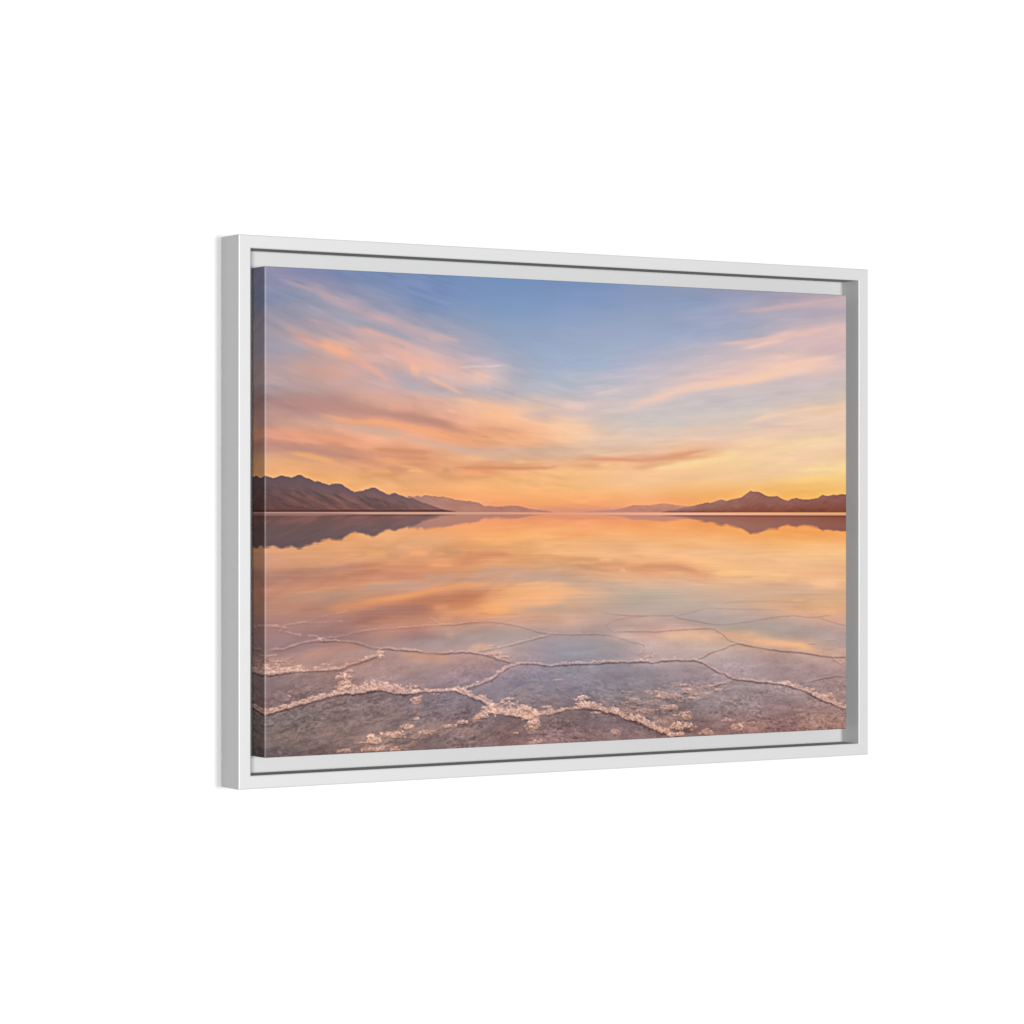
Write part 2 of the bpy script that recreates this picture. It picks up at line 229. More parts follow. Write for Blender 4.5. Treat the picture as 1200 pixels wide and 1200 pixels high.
 [181, 157, 157, 185, 158, 156, 190, 159, 155, 194, 159, 153, 197, 158, 150, 201, 160, 151, 207, 163, 154, 212, 167, 158, 212, 169, 161, 210, 169, 163, 205, 168, 164, 198, 166, 165, 194, 166, 166, 198, 169, 168, 203, 172, 169, 209, 175, 170, 218, 180, 172, 223, 183, 174, 221, 183, 174, 218, 183, 175, 218, 185, 179, 219, 189, 184, 214, 190, 188, 199, 184, 187, 181, 176, 185, 171, 173, 187, 170, 176, 191, 170, 179, 195, 171, 180, 197, 173, 181, 197, 176, 182, 197, 178, 183, 197, 181, 183, 197, 185, 184, 197, 188, 186, 197, 192, 187, 197, 195, 188, 197, 198, 188, 197, 201, 190, 196, 207, 191, 195, 214, 193, 194, 220, 195, 192, 225, 197, 190, 230, 199, 189, 233, 200, 187, 235, 201, 187, 236, 202, 186, 235, 202, 187, 234, 202, 189, 231, 201, 190, 225, 198, 189, 218, 194, 188, 212, 191, 188, 209, 190, 189, 208, 190, 190, 208, 191, 191, 209, 192, 192, 210, 193, 192, 210, 194, 191, 210, 194, 189, 209, 194, 187],
 [182, 160, 161, 184, 159, 158, 185, 157, 155, 188, 156, 152, 192, 156, 149, 196, 158, 149, 202, 162, 153, 207, 165, 157, 206, 166, 159, 203, 165, 160, 201, 166, 163, 199, 168, 167, 198, 170, 170, 194, 168, 170, 191, 167, 169, 194, 170, 170, 204, 176, 174, 211, 180, 177, 212, 182, 177, 212, 182, 178, 213, 184, 180, 213, 187, 183, 209, 187, 186, 196, 183, 186, 182, 177, 186, 175, 176, 188, 175, 179, 192, 176, 182, 196, 177, 182, 196, 178, 182, 195, 181, 183, 195, 187, 186, 196, 193, 189, 197, 197, 190, 197, 199, 190, 196, 199, 190, 195, 201, 189, 194, 202, 189, 194, 205, 190, 193, 211, 193, 193, 218, 196, 193, 223, 198, 192, 226, 199, 191, 228, 200, 190, 229, 200, 189, 228, 200, 189, 227, 200, 189, 224, 199, 190, 220, 197, 191, 216, 195, 191, 211, 193, 191, 207, 191, 190, 204, 190, 190, 205, 190, 191, 207, 192, 192, 209, 193, 192, 210, 194, 191, 211, 195, 190, 212, 195, 189, 212, 195, 186, 212, 195, 183],
 [176, 156, 159, 177, 155, 157, 180, 155, 155, 182, 155, 153, 186, 155, 151, 190, 157, 151, 195, 160, 153, 200, 163, 155, 202, 164, 156, 203, 165, 157, 204, 167, 160, 207, 170, 165, 206, 172, 168, 200, 171, 169, 193, 169, 170, 192, 169, 171, 194, 172, 173, 196, 173, 174, 198, 175, 175, 199, 176, 175, 200, 177, 177, 200, 179, 180, 197, 181, 183, 191, 180, 185, 185, 179, 186, 182, 180, 189, 182, 182, 192, 183, 184, 194, 184, 184, 193, 184, 183, 192, 187, 184, 192, 193, 187, 194, 199, 190, 196, 201, 191, 196, 200, 190, 195, 200, 189, 194, 201, 189, 193, 203, 190, 193, 205, 191, 192, 209, 193, 192, 213, 194, 193, 214, 195, 192, 213, 194, 191, 211, 193, 190, 209, 192, 190, 208, 193, 190, 207, 193, 192, 206, 192, 192, 205, 192, 192, 204, 192, 193, 205, 193, 193, 207, 194, 193, 209, 195, 193, 210, 195, 192, 211, 195, 190, 213, 194, 188, 214, 195, 186, 215, 195, 185, 216, 196, 183, 218, 197, 181, 219, 198, 179],
 [167, 146, 151, 170, 148, 151, 174, 150, 151, 178, 151, 150, 181, 151, 149, 184, 152, 148, 188, 153, 147, 193, 155, 147, 199, 159, 149, 205, 164, 152, 210, 167, 156, 213, 170, 158, 214, 171, 160, 210, 171, 162, 205, 170, 163, 204, 171, 165, 205, 174, 168, 205, 176, 170, 202, 175, 171, 198, 174, 171, 197, 175, 172, 198, 178, 175, 198, 180, 178, 195, 180, 180, 192, 180, 182, 191, 181, 183, 191, 182, 185, 192, 183, 187, 192, 184, 188, 193, 184, 188, 195, 185, 190, 197, 187, 192, 199, 188, 193, 200, 189, 194, 199, 189, 193, 200, 189, 193, 201, 190, 193, 204, 192, 193, 206, 193, 192, 207, 193, 192, 207, 193, 192, 206, 192, 192, 204, 191, 192, 202, 190, 191, 201, 190, 192, 201, 191, 192, 201, 191, 193, 202, 192, 193, 203, 193, 193, 204, 193, 193, 206, 194, 192, 209, 194, 190, 211, 195, 188, 215, 196, 186, 220, 197, 184, 224, 199, 183, 226, 199, 180, 227, 199, 178, 230, 199, 177, 233, 202, 176, 236, 204, 177],
 [166, 140, 141, 168, 140, 139, 171, 139, 137, 174, 140, 136, 178, 141, 136, 181, 142, 136, 183, 142, 135, 187, 144, 135, 196, 151, 139, 206, 160, 145, 213, 165, 149, 217, 167, 151, 219, 169, 152, 218, 169, 153, 217, 170, 154, 217, 171, 156, 217, 174, 160, 217, 177, 163, 214, 177, 164, 211, 178, 165, 210, 179, 167, 210, 180, 168, 210, 181, 170, 210, 182, 172, 210, 184, 175, 210, 185, 177, 208, 186, 179, 207, 186, 181, 208, 188, 184, 211, 190, 187, 211, 192, 189, 210, 191, 190, 208, 191, 189, 207, 191, 190, 209, 193, 191, 210, 194, 192, 211, 195, 193, 211, 196, 193, 210, 196, 193, 207, 194, 193, 204, 192, 192, 202, 191, 192, 203, 192, 193, 204, 194, 195, 205, 194, 195, 204, 194, 194, 205, 194, 193, 206, 194, 192, 208, 195, 193, 210, 196, 192, 212, 196, 190, 215, 197, 187, 219, 197, 184, 224, 199, 183, 229, 201, 181, 233, 203, 180, 235, 203, 178, 236, 203, 176, 238, 203, 175, 241, 205, 175, 244, 206, 176],
 [167, 136, 136, 168, 135, 134, 171, 135, 132, 174, 135, 131, 178, 137, 132, 181, 138, 133, 184, 140, 133, 187, 142, 133, 192, 146, 135, 198, 151, 137, 205, 156, 140, 214, 162, 144, 221, 167, 148, 221, 168, 148, 220, 167, 147, 220, 168, 148, 222, 170, 150, 224, 173, 152, 228, 179, 156, 232, 184, 159, 233, 185, 160, 229, 184, 160, 227, 183, 160, 228, 186, 163, 230, 189, 168, 228, 191, 171, 222, 189, 172, 217, 187, 174, 216, 189, 179, 218, 192, 184, 218, 194, 187, 214, 193, 187, 211, 192, 187, 209, 192, 188, 210, 193, 189, 210, 195, 191, 209, 195, 192, 209, 196, 193, 208, 196, 193, 206, 195, 193, 205, 194, 192, 205, 194, 193, 206, 195, 193, 207, 195, 193, 208, 196, 193, 209, 196, 192, 209, 196, 191, 210, 196, 191, 211, 196, 189, 214, 197, 188, 220, 199, 188, 227, 203, 188, 233, 205, 187, 236, 206, 184, 238, 206, 181, 239, 206, 179, 240, 206, 178, 240, 206, 177, 241, 206, 177, 242, 206, 177, 243, 206, 177],
 [172, 138, 136, 175, 138, 135, 177, 137, 133, 179, 138, 133, 181, 139, 133, 184, 140, 133, 187, 141, 133, 190, 143, 132, 194, 145, 132, 197, 147, 133, 201, 150, 134, 205, 153, 135, 208, 155, 137, 208, 155, 137, 209, 156, 138, 213, 160, 140, 220, 166, 144, 227, 172, 148, 233, 177, 150, 237, 181, 151, 240, 184, 152, 240, 185, 151, 240, 186, 152, 242, 190, 156, 243, 194, 161, 238, 194, 165, 227, 189, 166, 216, 184, 168, 214, 185, 173, 215, 189, 179, 215, 192, 183, 213, 192, 185, 210, 192, 185, 208, 192, 187, 207, 193, 188, 206, 193, 189, 206, 194, 191, 206, 195, 191, 206, 196, 192, 206, 196, 192, 207, 196, 191, 207, 196, 191, 209, 196, 191, 210, 197, 191, 211, 197, 191, 212, 197, 190, 213, 197, 189, 214, 197, 188, 215, 197, 187, 218, 198, 186, 222, 200, 186, 227, 201, 185, 231, 202, 184, 233, 202, 182, 235, 203, 181, 237, 203, 180, 239, 204, 180, 240, 205, 180, 240, 205, 180, 238, 203, 179, 236, 201, 177],
 [186, 148, 140, 187, 147, 139, 188, 146, 137, 189, 145, 137, 189, 145, 137, 190, 146, 137, 194, 146, 135, 198, 147, 133, 202, 149, 132, 205, 150, 131, 207, 150, 130, 206, 149, 129, 205, 149, 128, 203, 148, 128, 202, 147, 128, 205, 150, 129, 211, 155, 132, 218, 160, 135, 227, 168, 141, 236, 176, 146, 241, 182, 148, 244, 184, 148, 245, 186, 148, 247, 189, 151, 247, 192, 154, 245, 192, 158, 238, 191, 160, 233, 190, 163, 231, 192, 168, 231, 196, 174, 229, 198, 178, 223, 196, 180, 216, 193, 181, 211, 192, 183, 209, 193, 185, 208, 194, 188, 208, 195, 189, 208, 196, 190, 209, 197, 190, 209, 197, 189, 208, 196, 188, 209, 196, 187, 211, 197, 188, 213, 198, 188, 214, 198, 188, 215, 198, 187, 215, 198, 186, 217, 198, 186, 219, 199, 185, 221, 200, 184, 223, 199, 183, 224, 198, 181, 226, 198, 179, 229, 198, 179, 232, 199, 179, 234, 200, 179, 236, 202, 179, 237, 203, 180, 237, 203, 180, 235, 201, 178, 233, 200, 176],
 [193, 150, 138, 195, 151, 138, 197, 152, 138, 199, 153, 139, 200, 156, 140, 202, 158, 141, 207, 160, 140, 212, 162, 139, 217, 161, 135, 222, 160, 130, 225, 159, 128, 226, 160, 129, 224, 158, 129, 215, 152, 124, 206, 146, 120, 203, 143, 118, 203, 143, 117, 208, 146, 120, 218, 157, 129, 230, 169, 139, 237, 175, 143, 239, 178, 142, 241, 180, 142, 243, 182, 143, 244, 184, 145, 245, 187, 148, 245, 190, 153, 245, 193, 158, 245, 197, 163, 244, 200, 168, 240, 201, 172, 232, 198, 174, 223, 195, 176, 217, 194, 179, 215, 194, 182, 214, 195, 184, 213, 195, 186, 213, 196, 186, 213, 196, 185, 213, 197, 185, 214, 197, 185, 215, 197, 185, 216, 197, 184, 217, 197, 184, 218, 197, 183, 219, 197, 182, 221, 198, 182, 222, 198, 181, 224, 199, 181, 226, 200, 180, 228, 200, 179, 229, 199, 178, 231, 199, 177, 232, 200, 176, 233, 200, 176, 234, 200, 176, 234, 200, 176, 234, 200, 176, 234, 200, 175, 235, 201, 175, 236, 202, 174],
 [206, 153, 135, 208, 154, 135, 211, 156, 135, 211, 157, 135, 211, 158, 136, 212, 160, 137, 216, 164, 139, 220, 167, 140, 222, 166, 139, 222, 164, 137, 223, 163, 136, 225, 164, 136, 226, 164, 136, 228, 165, 134, 230, 165, 132, 229, 163, 129, 226, 158, 124, 223, 155, 120, 222, 155, 121, 222, 157, 123, 223, 159, 124, 225, 162, 125, 228, 165, 127, 232, 169, 129, 236, 173, 132, 240, 178, 137, 245, 185, 144, 248, 191, 151, 248, 196, 157, 247, 199, 162, 244, 200, 167, 237, 199, 170, 229, 196, 172, 225, 195, 175, 222, 196, 178, 221, 196, 180, 219, 196, 181, 219, 196, 181, 219, 196, 180, 220, 197, 181, 221, 198, 181, 222, 198, 181, 223, 198, 180, 224, 198, 180, 226, 198, 179, 227, 199, 178, 229, 199, 178, 231, 199, 177, 233, 200, 177, 234, 201, 176, 235, 201, 175, 236, 201, 174, 237, 202, 173, 238, 203, 173, 239, 205, 173, 240, 206, 173, 240, 206, 174, 240, 206, 173, 240, 206, 173, 241, 206, 172, 242, 206, 170],
 [220, 156, 133, 221, 156, 132, 222, 156, 131, 221, 156, 130, 220, 156, 129, 220, 158, 130, 222, 161, 133, 224, 165, 136, 226, 166, 138, 228, 167, 140, 229, 168, 141, 229, 168, 140, 230, 169, 139, 234, 171, 140, 237, 173, 140, 238, 171, 136, 236, 167, 129, 234, 163, 124, 233, 162, 122, 232, 162, 122, 232, 163, 122, 232, 164, 122, 233, 166, 124, 236, 169, 126, 240, 174, 130, 242, 178, 134, 244, 183, 138, 246, 187, 144, 246, 192, 151, 245, 197, 159, 243, 199, 165, 238, 199, 168, 233, 197, 170, 230, 197, 172, 228, 196, 174, 227, 197, 175, 227, 198, 176, 228, 199, 177, 229, 200, 178, 228, 198, 177, 228, 197, 175, 229, 196, 174, 232, 198, 175, 235, 200, 176, 237, 201, 176, 238, 200, 174, 239, 200, 173, 240, 201, 172, 241, 202, 172, 242, 203, 171, 243, 204, 170, 243, 204, 169, 243, 205, 168, 244, 207, 169, 245, 210, 170, 246, 211, 171, 246, 212, 172, 247, 212, 172, 247, 212, 172, 247, 210, 170, 246, 209, 168],
 [219, 155, 135, 220, 154, 133, 221, 153, 130, 223, 153, 128, 224, 153, 127, 225, 154, 126, 225, 155, 125, 227, 157, 125, 234, 163, 130, 241, 171, 136, 243, 174, 139, 239, 172, 137, 234, 170, 136, 232, 170, 137, 232, 171, 139, 233, 170, 137, 235, 169, 133, 237, 169, 130, 239, 170, 129, 239, 170, 129, 239, 171, 129, 237, 171, 130, 236, 172, 131, 237, 173, 132, 237, 175, 134, 236, 177, 137, 235, 179, 139, 235, 181, 143, 234, 185, 149, 235, 190, 157, 234, 193, 162, 231, 193, 165, 229, 193, 166, 227, 193, 167, 226, 193, 168, 226, 193, 168, 227, 194, 169, 230, 196, 170, 232, 197, 170, 234, 197, 169, 236, 197, 168, 237, 197, 167, 237, 194, 163, 236, 192, 160, 236, 191, 159, 238, 194, 161, 240, 197, 163, 241, 199, 164, 242, 201, 164, 243, 203, 164, 245, 205, 164, 246, 207, 165, 247, 209, 165, 248, 210, 166, 247, 210, 167, 248, 211, 168, 248, 212, 170, 249, 213, 171, 249, 212, 172, 247, 210, 170, 245, 208, 168],
 [203, 147, 132, 203, 145, 129, 204, 144, 126, 205, 143, 124, 208, 144, 123, 210, 145, 122, 213, 146, 120, 217, 149, 121, 224, 156, 125, 232, 163, 130, 233, 165, 130, 228, 160, 125, 224, 157, 123, 227, 162, 127, 233, 168, 134, 234, 171, 137, 234, 172, 138, 232, 172, 138, 228, 170, 139, 224, 169, 139, 223, 170, 141, 226, 173, 143, 228, 176, 145, 226, 175, 145, 223, 173, 143, 221, 173, 144, 220, 174, 146, 219, 175, 149, 220, 178, 152, 221, 181, 155, 222, 183, 157, 222, 185, 159, 222, 186, 160, 223, 187, 160, 224, 188, 160, 225, 188, 160, 227, 188, 160, 230, 189, 159, 233, 189, 157, 236, 190, 157, 238, 191, 155, 239, 190, 153, 237, 187, 148, 235, 184, 144, 236, 186, 145, 239, 192, 151, 243, 198, 156, 245, 202, 159, 245, 204, 160, 246, 206, 161, 247, 207, 162, 247, 208, 163, 247, 208, 163, 247, 208, 164, 246, 208, 166, 246, 208, 167, 246, 207, 167, 245, 207, 167, 244, 206, 167, 242, 205, 165, 241, 203, 163],
 [199, 147, 130, 200, 147, 128, 202, 147, 126, 202, 146, 124, 201, 144, 122, 201, 142, 120, 202, 142, 118, 205, 143, 118, 213, 148, 121, 221, 154, 124, 223, 156, 123, 220, 152, 118, 218, 150, 116, 220, 153, 118, 222, 157, 121, 224, 160, 124, 225, 163, 126, 226, 166, 129, 227, 170, 134, 228, 173, 139, 229, 176, 142, 228, 177, 144, 227, 177, 144, 225, 177, 144, 224, 176, 144, 223, 176, 145, 222, 177, 147, 221, 178, 149, 222, 179, 150, 222, 180, 151, 224, 181, 151, 226, 183, 151, 228, 184, 151, 230, 185, 150, 231, 185, 150, 232, 185, 149, 233, 183, 147, 233, 181, 145, 232, 178, 142, 231, 176, 138, 229, 174, 133, 229, 174, 131, 232, 177, 132, 235, 182, 135, 239, 189, 140, 245, 198, 148, 249, 205, 154, 251, 209, 158, 251, 211, 160, 250, 211, 162, 248, 209, 162, 246, 206, 162, 244, 204, 162, 244, 204, 163, 244, 204, 165, 244, 204, 165, 242, 203, 164, 241, 201, 162, 239, 201, 160, 239, 201, 159, 240, 202, 158],
 [215, 162, 132, 218, 163, 131, 221, 163, 129, 218, 160, 127, 210, 153, 123, 205, 148, 120, 202, 145, 118, 203, 143, 117, 208, 146, 118, 216, 150, 120, 219, 152, 119, 220, 151, 117, 219, 151, 114, 217, 149, 112, 214, 148, 111, 216, 151, 112, 221, 157, 115, 226, 162, 120, 230, 168, 125, 233, 173, 131, 232, 174, 133, 227, 171, 132, 223, 169, 131, 222, 169, 131, 223, 170, 132, 224, 172, 134, 226, 175, 138, 228, 178, 141, 229, 179, 142, 228, 178, 141, 229, 178, 140, 229, 178, 138, 230, 179, 137, 233, 181, 138, 238, 185, 141, 242, 187, 143, 241, 184, 141, 237, 179, 137, 235, 176, 134, 236, 179, 134, 239, 183, 136, 241, 187, 137, 243, 191, 139, 244, 195, 141, 246, 198, 144, 248, 202, 148, 249, 205, 151, 249, 207, 154, 249, 207, 156, 248, 207, 158, 247, 206, 159, 245, 205, 160, 244, 204, 161, 244, 204, 162, 244, 204, 162, 244, 204, 163, 243, 205, 162, 243, 205, 160, 244, 207, 159, 246, 210, 158, 248, 212, 157],
 [221, 165, 124, 223, 164, 122, 225, 163, 119, 224, 162, 118, 222, 161, 119, 222, 160, 119, 222, 160, 120, 223, 160, 120, 224, 159, 120, 225, 158, 119, 226, 157, 118, 228, 158, 117, 228, 158, 116, 225, 155, 113, 222, 153, 111, 224, 155, 112, 230, 162, 117, 234, 166, 120, 233, 166, 119, 231, 163, 118, 227, 160, 116, 221, 156, 112, 217, 154, 111, 218, 155, 111, 221, 158, 113, 225, 163, 117, 232, 171, 123, 237, 177, 129, 238, 178, 130, 236, 178, 129, 235, 177, 129, 233, 176, 127, 232, 176, 126, 236, 179, 129, 243, 186, 136, 248, 191, 141, 247, 189, 140, 242, 184, 136, 240, 183, 134, 244, 188, 138, 249, 196, 144, 251, 201, 147, 251, 202, 147, 249, 203, 147, 249, 203, 148, 248, 203, 148, 247, 203, 149, 247, 203, 151, 246, 203, 152, 246, 203, 154, 246, 203, 155, 245, 203, 156, 245, 203, 157, 245, 204, 157, 245, 205, 158, 246, 205, 157, 246, 206, 156, 246, 208, 154, 247, 209, 153, 248, 211, 151, 250, 213, 150],
 [228, 166, 117, 229, 165, 115, 230, 165, 114, 230, 164, 113, 227, 163, 112, 227, 163, 112, 230, 166, 115, 232, 168, 117, 231, 166, 117, 228, 162, 115, 228, 160, 114, 229, 161, 114, 230, 161, 115, 230, 162, 115, 230, 162, 116, 230, 162, 116, 229, 162, 115, 228, 161, 114, 228, 160, 113, 229, 159, 111, 228, 158, 109, 225, 156, 107, 224, 157, 106, 228, 162, 110, 233, 168, 114, 237, 174, 119, 240, 178, 123, 243, 182, 126, 244, 184, 127, 244, 185, 128, 244, 186, 129, 243, 186, 130, 243, 186, 131, 244, 187, 133, 245, 190, 137, 246, 192, 140, 247, 194, 143, 248, 196, 145, 249, 197, 146, 248, 197, 146, 247, 197, 145, 246, 197, 145, 245, 197, 145, 244, 197, 145, 244, 198, 146, 245, 199, 148, 246, 200, 149, 245, 200, 150, 245, 200, 150, 245, 200, 150, 245, 201, 150, 245, 201, 150, 245, 202, 149, 246, 204, 149, 248, 205, 149, 248, 207, 148, 249, 207, 146, 248, 207, 144, 248, 207, 142, 248, 208, 140, 248, 208, 139],
 [234, 166, 112, 235, 167, 113, 236, 167, 113, 234, 166, 110, 229, 163, 106, 228, 163, 106, 231, 167, 109, 234, 170, 112, 232, 168, 112, 229, 165, 111, 228, 163, 112, 228, 163, 112, 229, 163, 114, 231, 165, 116, 233, 167, 118, 233, 167, 117, 230, 164, 115, 228, 162, 113, 230, 163, 112, 233, 164, 112, 234, 165, 111, 234, 166, 111, 235, 168, 111, 237, 173, 114, 241, 178, 118, 243, 181, 121, 244, 183, 123, 245, 184, 124, 245, 185, 125, 245, 186, 125, 245, 187, 127, 245, 188, 128, 245, 188, 131, 245, 190, 134, 245, 191, 137, 245, 192, 141, 246, 194, 143, 246, 196, 144, 247, 196, 144, 245, 195, 142, 244, 193, 139, 243, 192, 137, 245, 194, 138, 246, 196, 139, 247, 197, 140, 247, 198, 140, 247, 198, 141, 247, 198, 140, 247, 198, 140, 247, 198, 139, 247, 198, 137, 247, 198, 135, 247, 199, 133, 248, 201, 133, 249, 204, 133, 250, 205, 133, 250, 205, 131, 249, 204, 129, 248, 203, 128, 248, 203, 127, 248, 203, 126],
 [237, 166, 114, 237, 166, 113, 237, 166, 111, 236, 166, 109, 234, 165, 106, 233, 166, 105, 235, 168, 106, 235, 170, 108, 233, 170, 110, 230, 169, 112, 228, 168, 113, 227, 166, 113, 227, 165, 113, 228, 165, 114, 229, 165, 114, 231, 166, 114, 234, 168, 115, 237, 170, 116, 240, 173, 117, 243, 176, 118, 245, 178, 118, 244, 179, 118, 244, 180, 118, 244, 181, 119, 244, 182, 120, 244, 183, 120, 244, 184, 121, 245, 184, 121, 244, 184, 121, 244, 184, 121, 243, 184, 122, 243, 185, 124, 243, 186, 127, 243, 188, 131, 245, 190, 135, 245, 192, 138, 245, 192, 139, 244, 191, 138, 243, 191, 136, 243, 189, 133, 243, 188, 129, 244, 188, 127, 246, 190, 128, 249, 193, 129, 250, 194, 129, 249, 193, 128, 248, 193, 127, 248, 193, 126, 249, 193, 125, 249, 193, 123, 248, 193, 121, 247, 192, 118, 247, 192, 115, 248, 194, 115, 249, 196, 116, 250, 198, 116, 249, 198, 116, 248, 197, 115, 248, 197, 115, 248, 197, 115, 248, 197, 115],
 [238, 164, 112, 238, 164, 111, 237, 164, 109, 236, 164, 107, 235, 163, 104, 234, 163, 103, 235, 164, 103, 235, 165, 104, 234, 166, 106, 233, 167, 109, 232, 167, 111, 230, 166, 111, 230, 166, 111, 231, 166, 111, 234, 166, 111, 236, 167, 111, 238, 169, 112, 241, 171, 113, 245, 174, 114, 249, 178, 116, 250, 178, 116, 248, 177, 114, 247, 176, 113, 247, 178, 114, 248, 180, 117, 248, 182, 117, 248, 181, 116, 247, 181, 116, 247, 182, 116, 248, 183, 117, 248, 184, 119, 247, 185, 120, 247, 185, 121, 247, 186, 123, 248, 187, 124, 248, 189, 126, 248, 189, 127, 248, 189, 127, 248, 188, 126, 248, 187, 124, 247, 186, 121, 247, 185, 119, 248, 185, 117, 249, 186, 116, 248, 185, 114, 247, 183, 111, 246, 182, 108, 247, 183, 107, 247, 184, 106, 248, 185, 105, 248, 184, 103, 246, 183, 101, 246, 182, 99, 246, 183, 98, 247, 184, 99, 247, 185, 99, 248, 187, 101, 248, 188, 102, 248, 189, 104, 249, 191, 105, 249, 192, 106],
 [237, 160, 107, 237, 160, 106, 237, 160, 105, 237, 160, 104, 236, 159, 102, 235, 159, 101, 235, 159, 101, 235, 160, 101, 236, 162, 103, 236, 164, 107, 236, 165, 108, 235, 165, 108, 234, 164, 108, 235, 163, 107, 236, 162, 106, 237, 162, 105, 238, 162, 104, 239, 164, 105, 243, 168, 108, 247, 172, 111, 249, 173, 112, 249, 173, 111, 249, 172, 110, 249, 174, 111, 249, 175, 111, 249, 176, 111, 249, 176, 111, 248, 177, 110, 248, 177, 110, 249, 178, 111, 249, 179, 112, 249, 180, 113, 250, 181, 115, 250, 181, 115, 249, 181, 115, 248, 180, 114, 249, 181, 116, 250, 182, 117, 251, 182, 117, 250, 180, 115, 248, 178, 112, 248, 176, 109, 247, 176, 107, 248, 176, 104, 247, 176, 102, 247, 176, 100, 247, 177, 98, 248, 178, 97, 248, 179, 97, 248, 179, 97, 248, 179, 95, 248, 178, 93, 247, 178, 91, 247, 178, 90, 248, 178, 89, 248, 179, 89, 248, 180, 90, 248, 180, 92, 248, 181, 93, 248, 182, 94, 248, 182, 95],
 [236, 154, 100, 236, 154, 100, 236, 154, 100, 236, 154, 100, 236, 154, 100, 236, 154, 100, 235, 154, 99, 235, 154, 99, 236, 156, 101, 237, 159, 104, 238, 161, 105, 238, 161, 106, 237, 160, 105, 236, 158, 103, 235, 155, 100, 234, 153, 99, 233, 152, 97, 234, 153, 97, 237, 157, 101, 242, 162, 106, 244, 165, 108, 246, 166, 109, 247, 167, 109, 247, 167, 108, 246, 167, 106, 246, 167, 106, 247, 168, 106, 247, 170, 106, 247, 170, 106, 246, 170, 105, 247, 170, 106, 248, 172, 108, 249, 173, 109, 249, 173, 109, 247, 171, 107, 246, 170, 106, 247, 171, 107, 249, 173, 109, 250, 173, 110, 249, 171, 107, 247, 168, 104, 246, 166, 101, 245, 166, 98, 245, 166, 96, 246, 168, 94, 247, 170, 93, 249, 173, 93, 249, 174, 92, 249, 175, 92, 249, 175, 92, 248, 175, 91, 248, 174, 89, 248, 174, 87, 249, 174, 85, 249, 174, 84, 249, 174, 83, 248, 174, 84, 248, 174, 85, 248, 174, 85, 248, 174, 86, 247, 174, 86],
 [230, 147, 98, 230, 147, 98, 230, 147, 98, 230, 147, 98, 230, 147, 98, 230, 147, 98, 230, 147, 98, 230, 147, 99, 230, 148, 100, 230, 149, 101, 230, 149, 102, 230, 149, 102, 230, 149, 102, 230, 148, 102, 230, 148, 101, 229, 147, 100, 228, 146, 99, 229, 147, 99, 233, 152, 104, 237, 157, 109, 238, 157, 110, 236, 155, 107, 235, 152, 104, 236, 153, 104, 237, 154, 104, 238, 156, 104, 240, 157, 104, 241, 159, 104, 241, 159, 104, 241, 159, 104, 241, 159, 104, 241, 159, 105, 241, 160, 106, 241, 159, 106, 241, 159, 104, 241, 158, 103, 243, 160, 103, 246, 162, 104, 247, 163, 103, 246, 161, 101, 244, 159, 98, 243, 158, 96, 243, 157, 94, 243, 158, 92, 244, 160, 92, 246, 164, 92, 248, 168, 91, 249, 169, 91, 249, 169, 90, 248, 169, 88, 248, 169, 86, 248, 169, 84, 248, 169, 83, 248, 169, 82, 248, 169, 81, 248, 169, 81, 248, 169, 81, 248, 169, 81, 248, 169, 81, 248, 169, 82, 248, 169, 82],
 [228, 145, 98, 228, 145, 98, 228, 145, 98, 228, 145, 98, 228, 145, 98, 228, 145, 98, 228, 145, 98, 228, 145, 99, 228, 145, 99, 228, 145, 100, 228, 145, 101, 228, 145, 101, 228, 145, 101, 228, 145, 101, 228, 145, 101, 229, 145, 101, 230, 146, 101, 231, 147, 102, 233, 150, 106, 235, 152, 109, 235, 152, 109, 233, 149, 107, 232, 148, 105, 232, 148, 104, 233, 149, 103, 234, 150, 103, 236, 151, 103, 237, 153, 104, 237, 153, 103, 235, 152, 103, 235, 151, 102, 235, 151, 102, 235, 151, 103, 235, 151, 103, 236, 152, 102, 237, 153, 102, 238, 154, 101, 240, 154, 100, 241, 155, 99, 242, 155, 97, 242, 155, 96, 243, 155, 94, 243, 155, 92, 243, 155, 90, 244, 157, 90, 246, 160, 90, 248, 163, 89, 248, 164, 89, 248, 164, 88, 248, 164, 86, 248, 164, 84, 247, 164, 83, 247, 164, 81, 247, 164, 80, 248, 164, 80, 248, 164, 80, 248, 164, 79, 248, 164, 80, 248, 164, 80, 248, 164, 80, 248, 164, 80],
 [229, 148, 99, 229, 148, 99, 229, 148, 99, 229, 148, 99, 229, 148, 99, 229, 148, 99, 228, 147, 99, 228, 147, 99, 229, 148, 100, 229, 148, 102, 229, 148, 102, 229, 148, 102, 229, 148, 102, 229, 148, 102, 230, 148, 101, 232, 148, 102, 234, 150, 103, 236, 151, 104, 236, 151, 105, 236, 151, 106, 235, 150, 107, 235, 150, 107, 235, 150, 107, 234, 149, 105, 233, 149, 103, 233, 149, 102, 235, 151, 103, 236, 153, 103, 236, 152, 103, 234, 150, 102, 233, 149, 101, 233, 149, 101, 233, 149, 101, 234, 150, 101, 236, 151, 101, 237, 153, 101, 237, 153, 99, 237, 152, 97, 238, 153, 95, 240, 155, 95, 243, 157, 96, 244, 158, 94, 244, 157, 92, 244, 156, 89, 244, 157, 88, 246, 158, 88, 247, 160, 88, 248, 161, 88, 247, 161, 87, 247, 161, 86, 247, 161, 84, 247, 160, 82, 247, 160, 81, 247, 160, 80, 247, 160, 80, 247, 160, 79, 247, 160, 79, 247, 160, 79, 247, 160, 79, 247, 160, 79, 247, 160, 79],
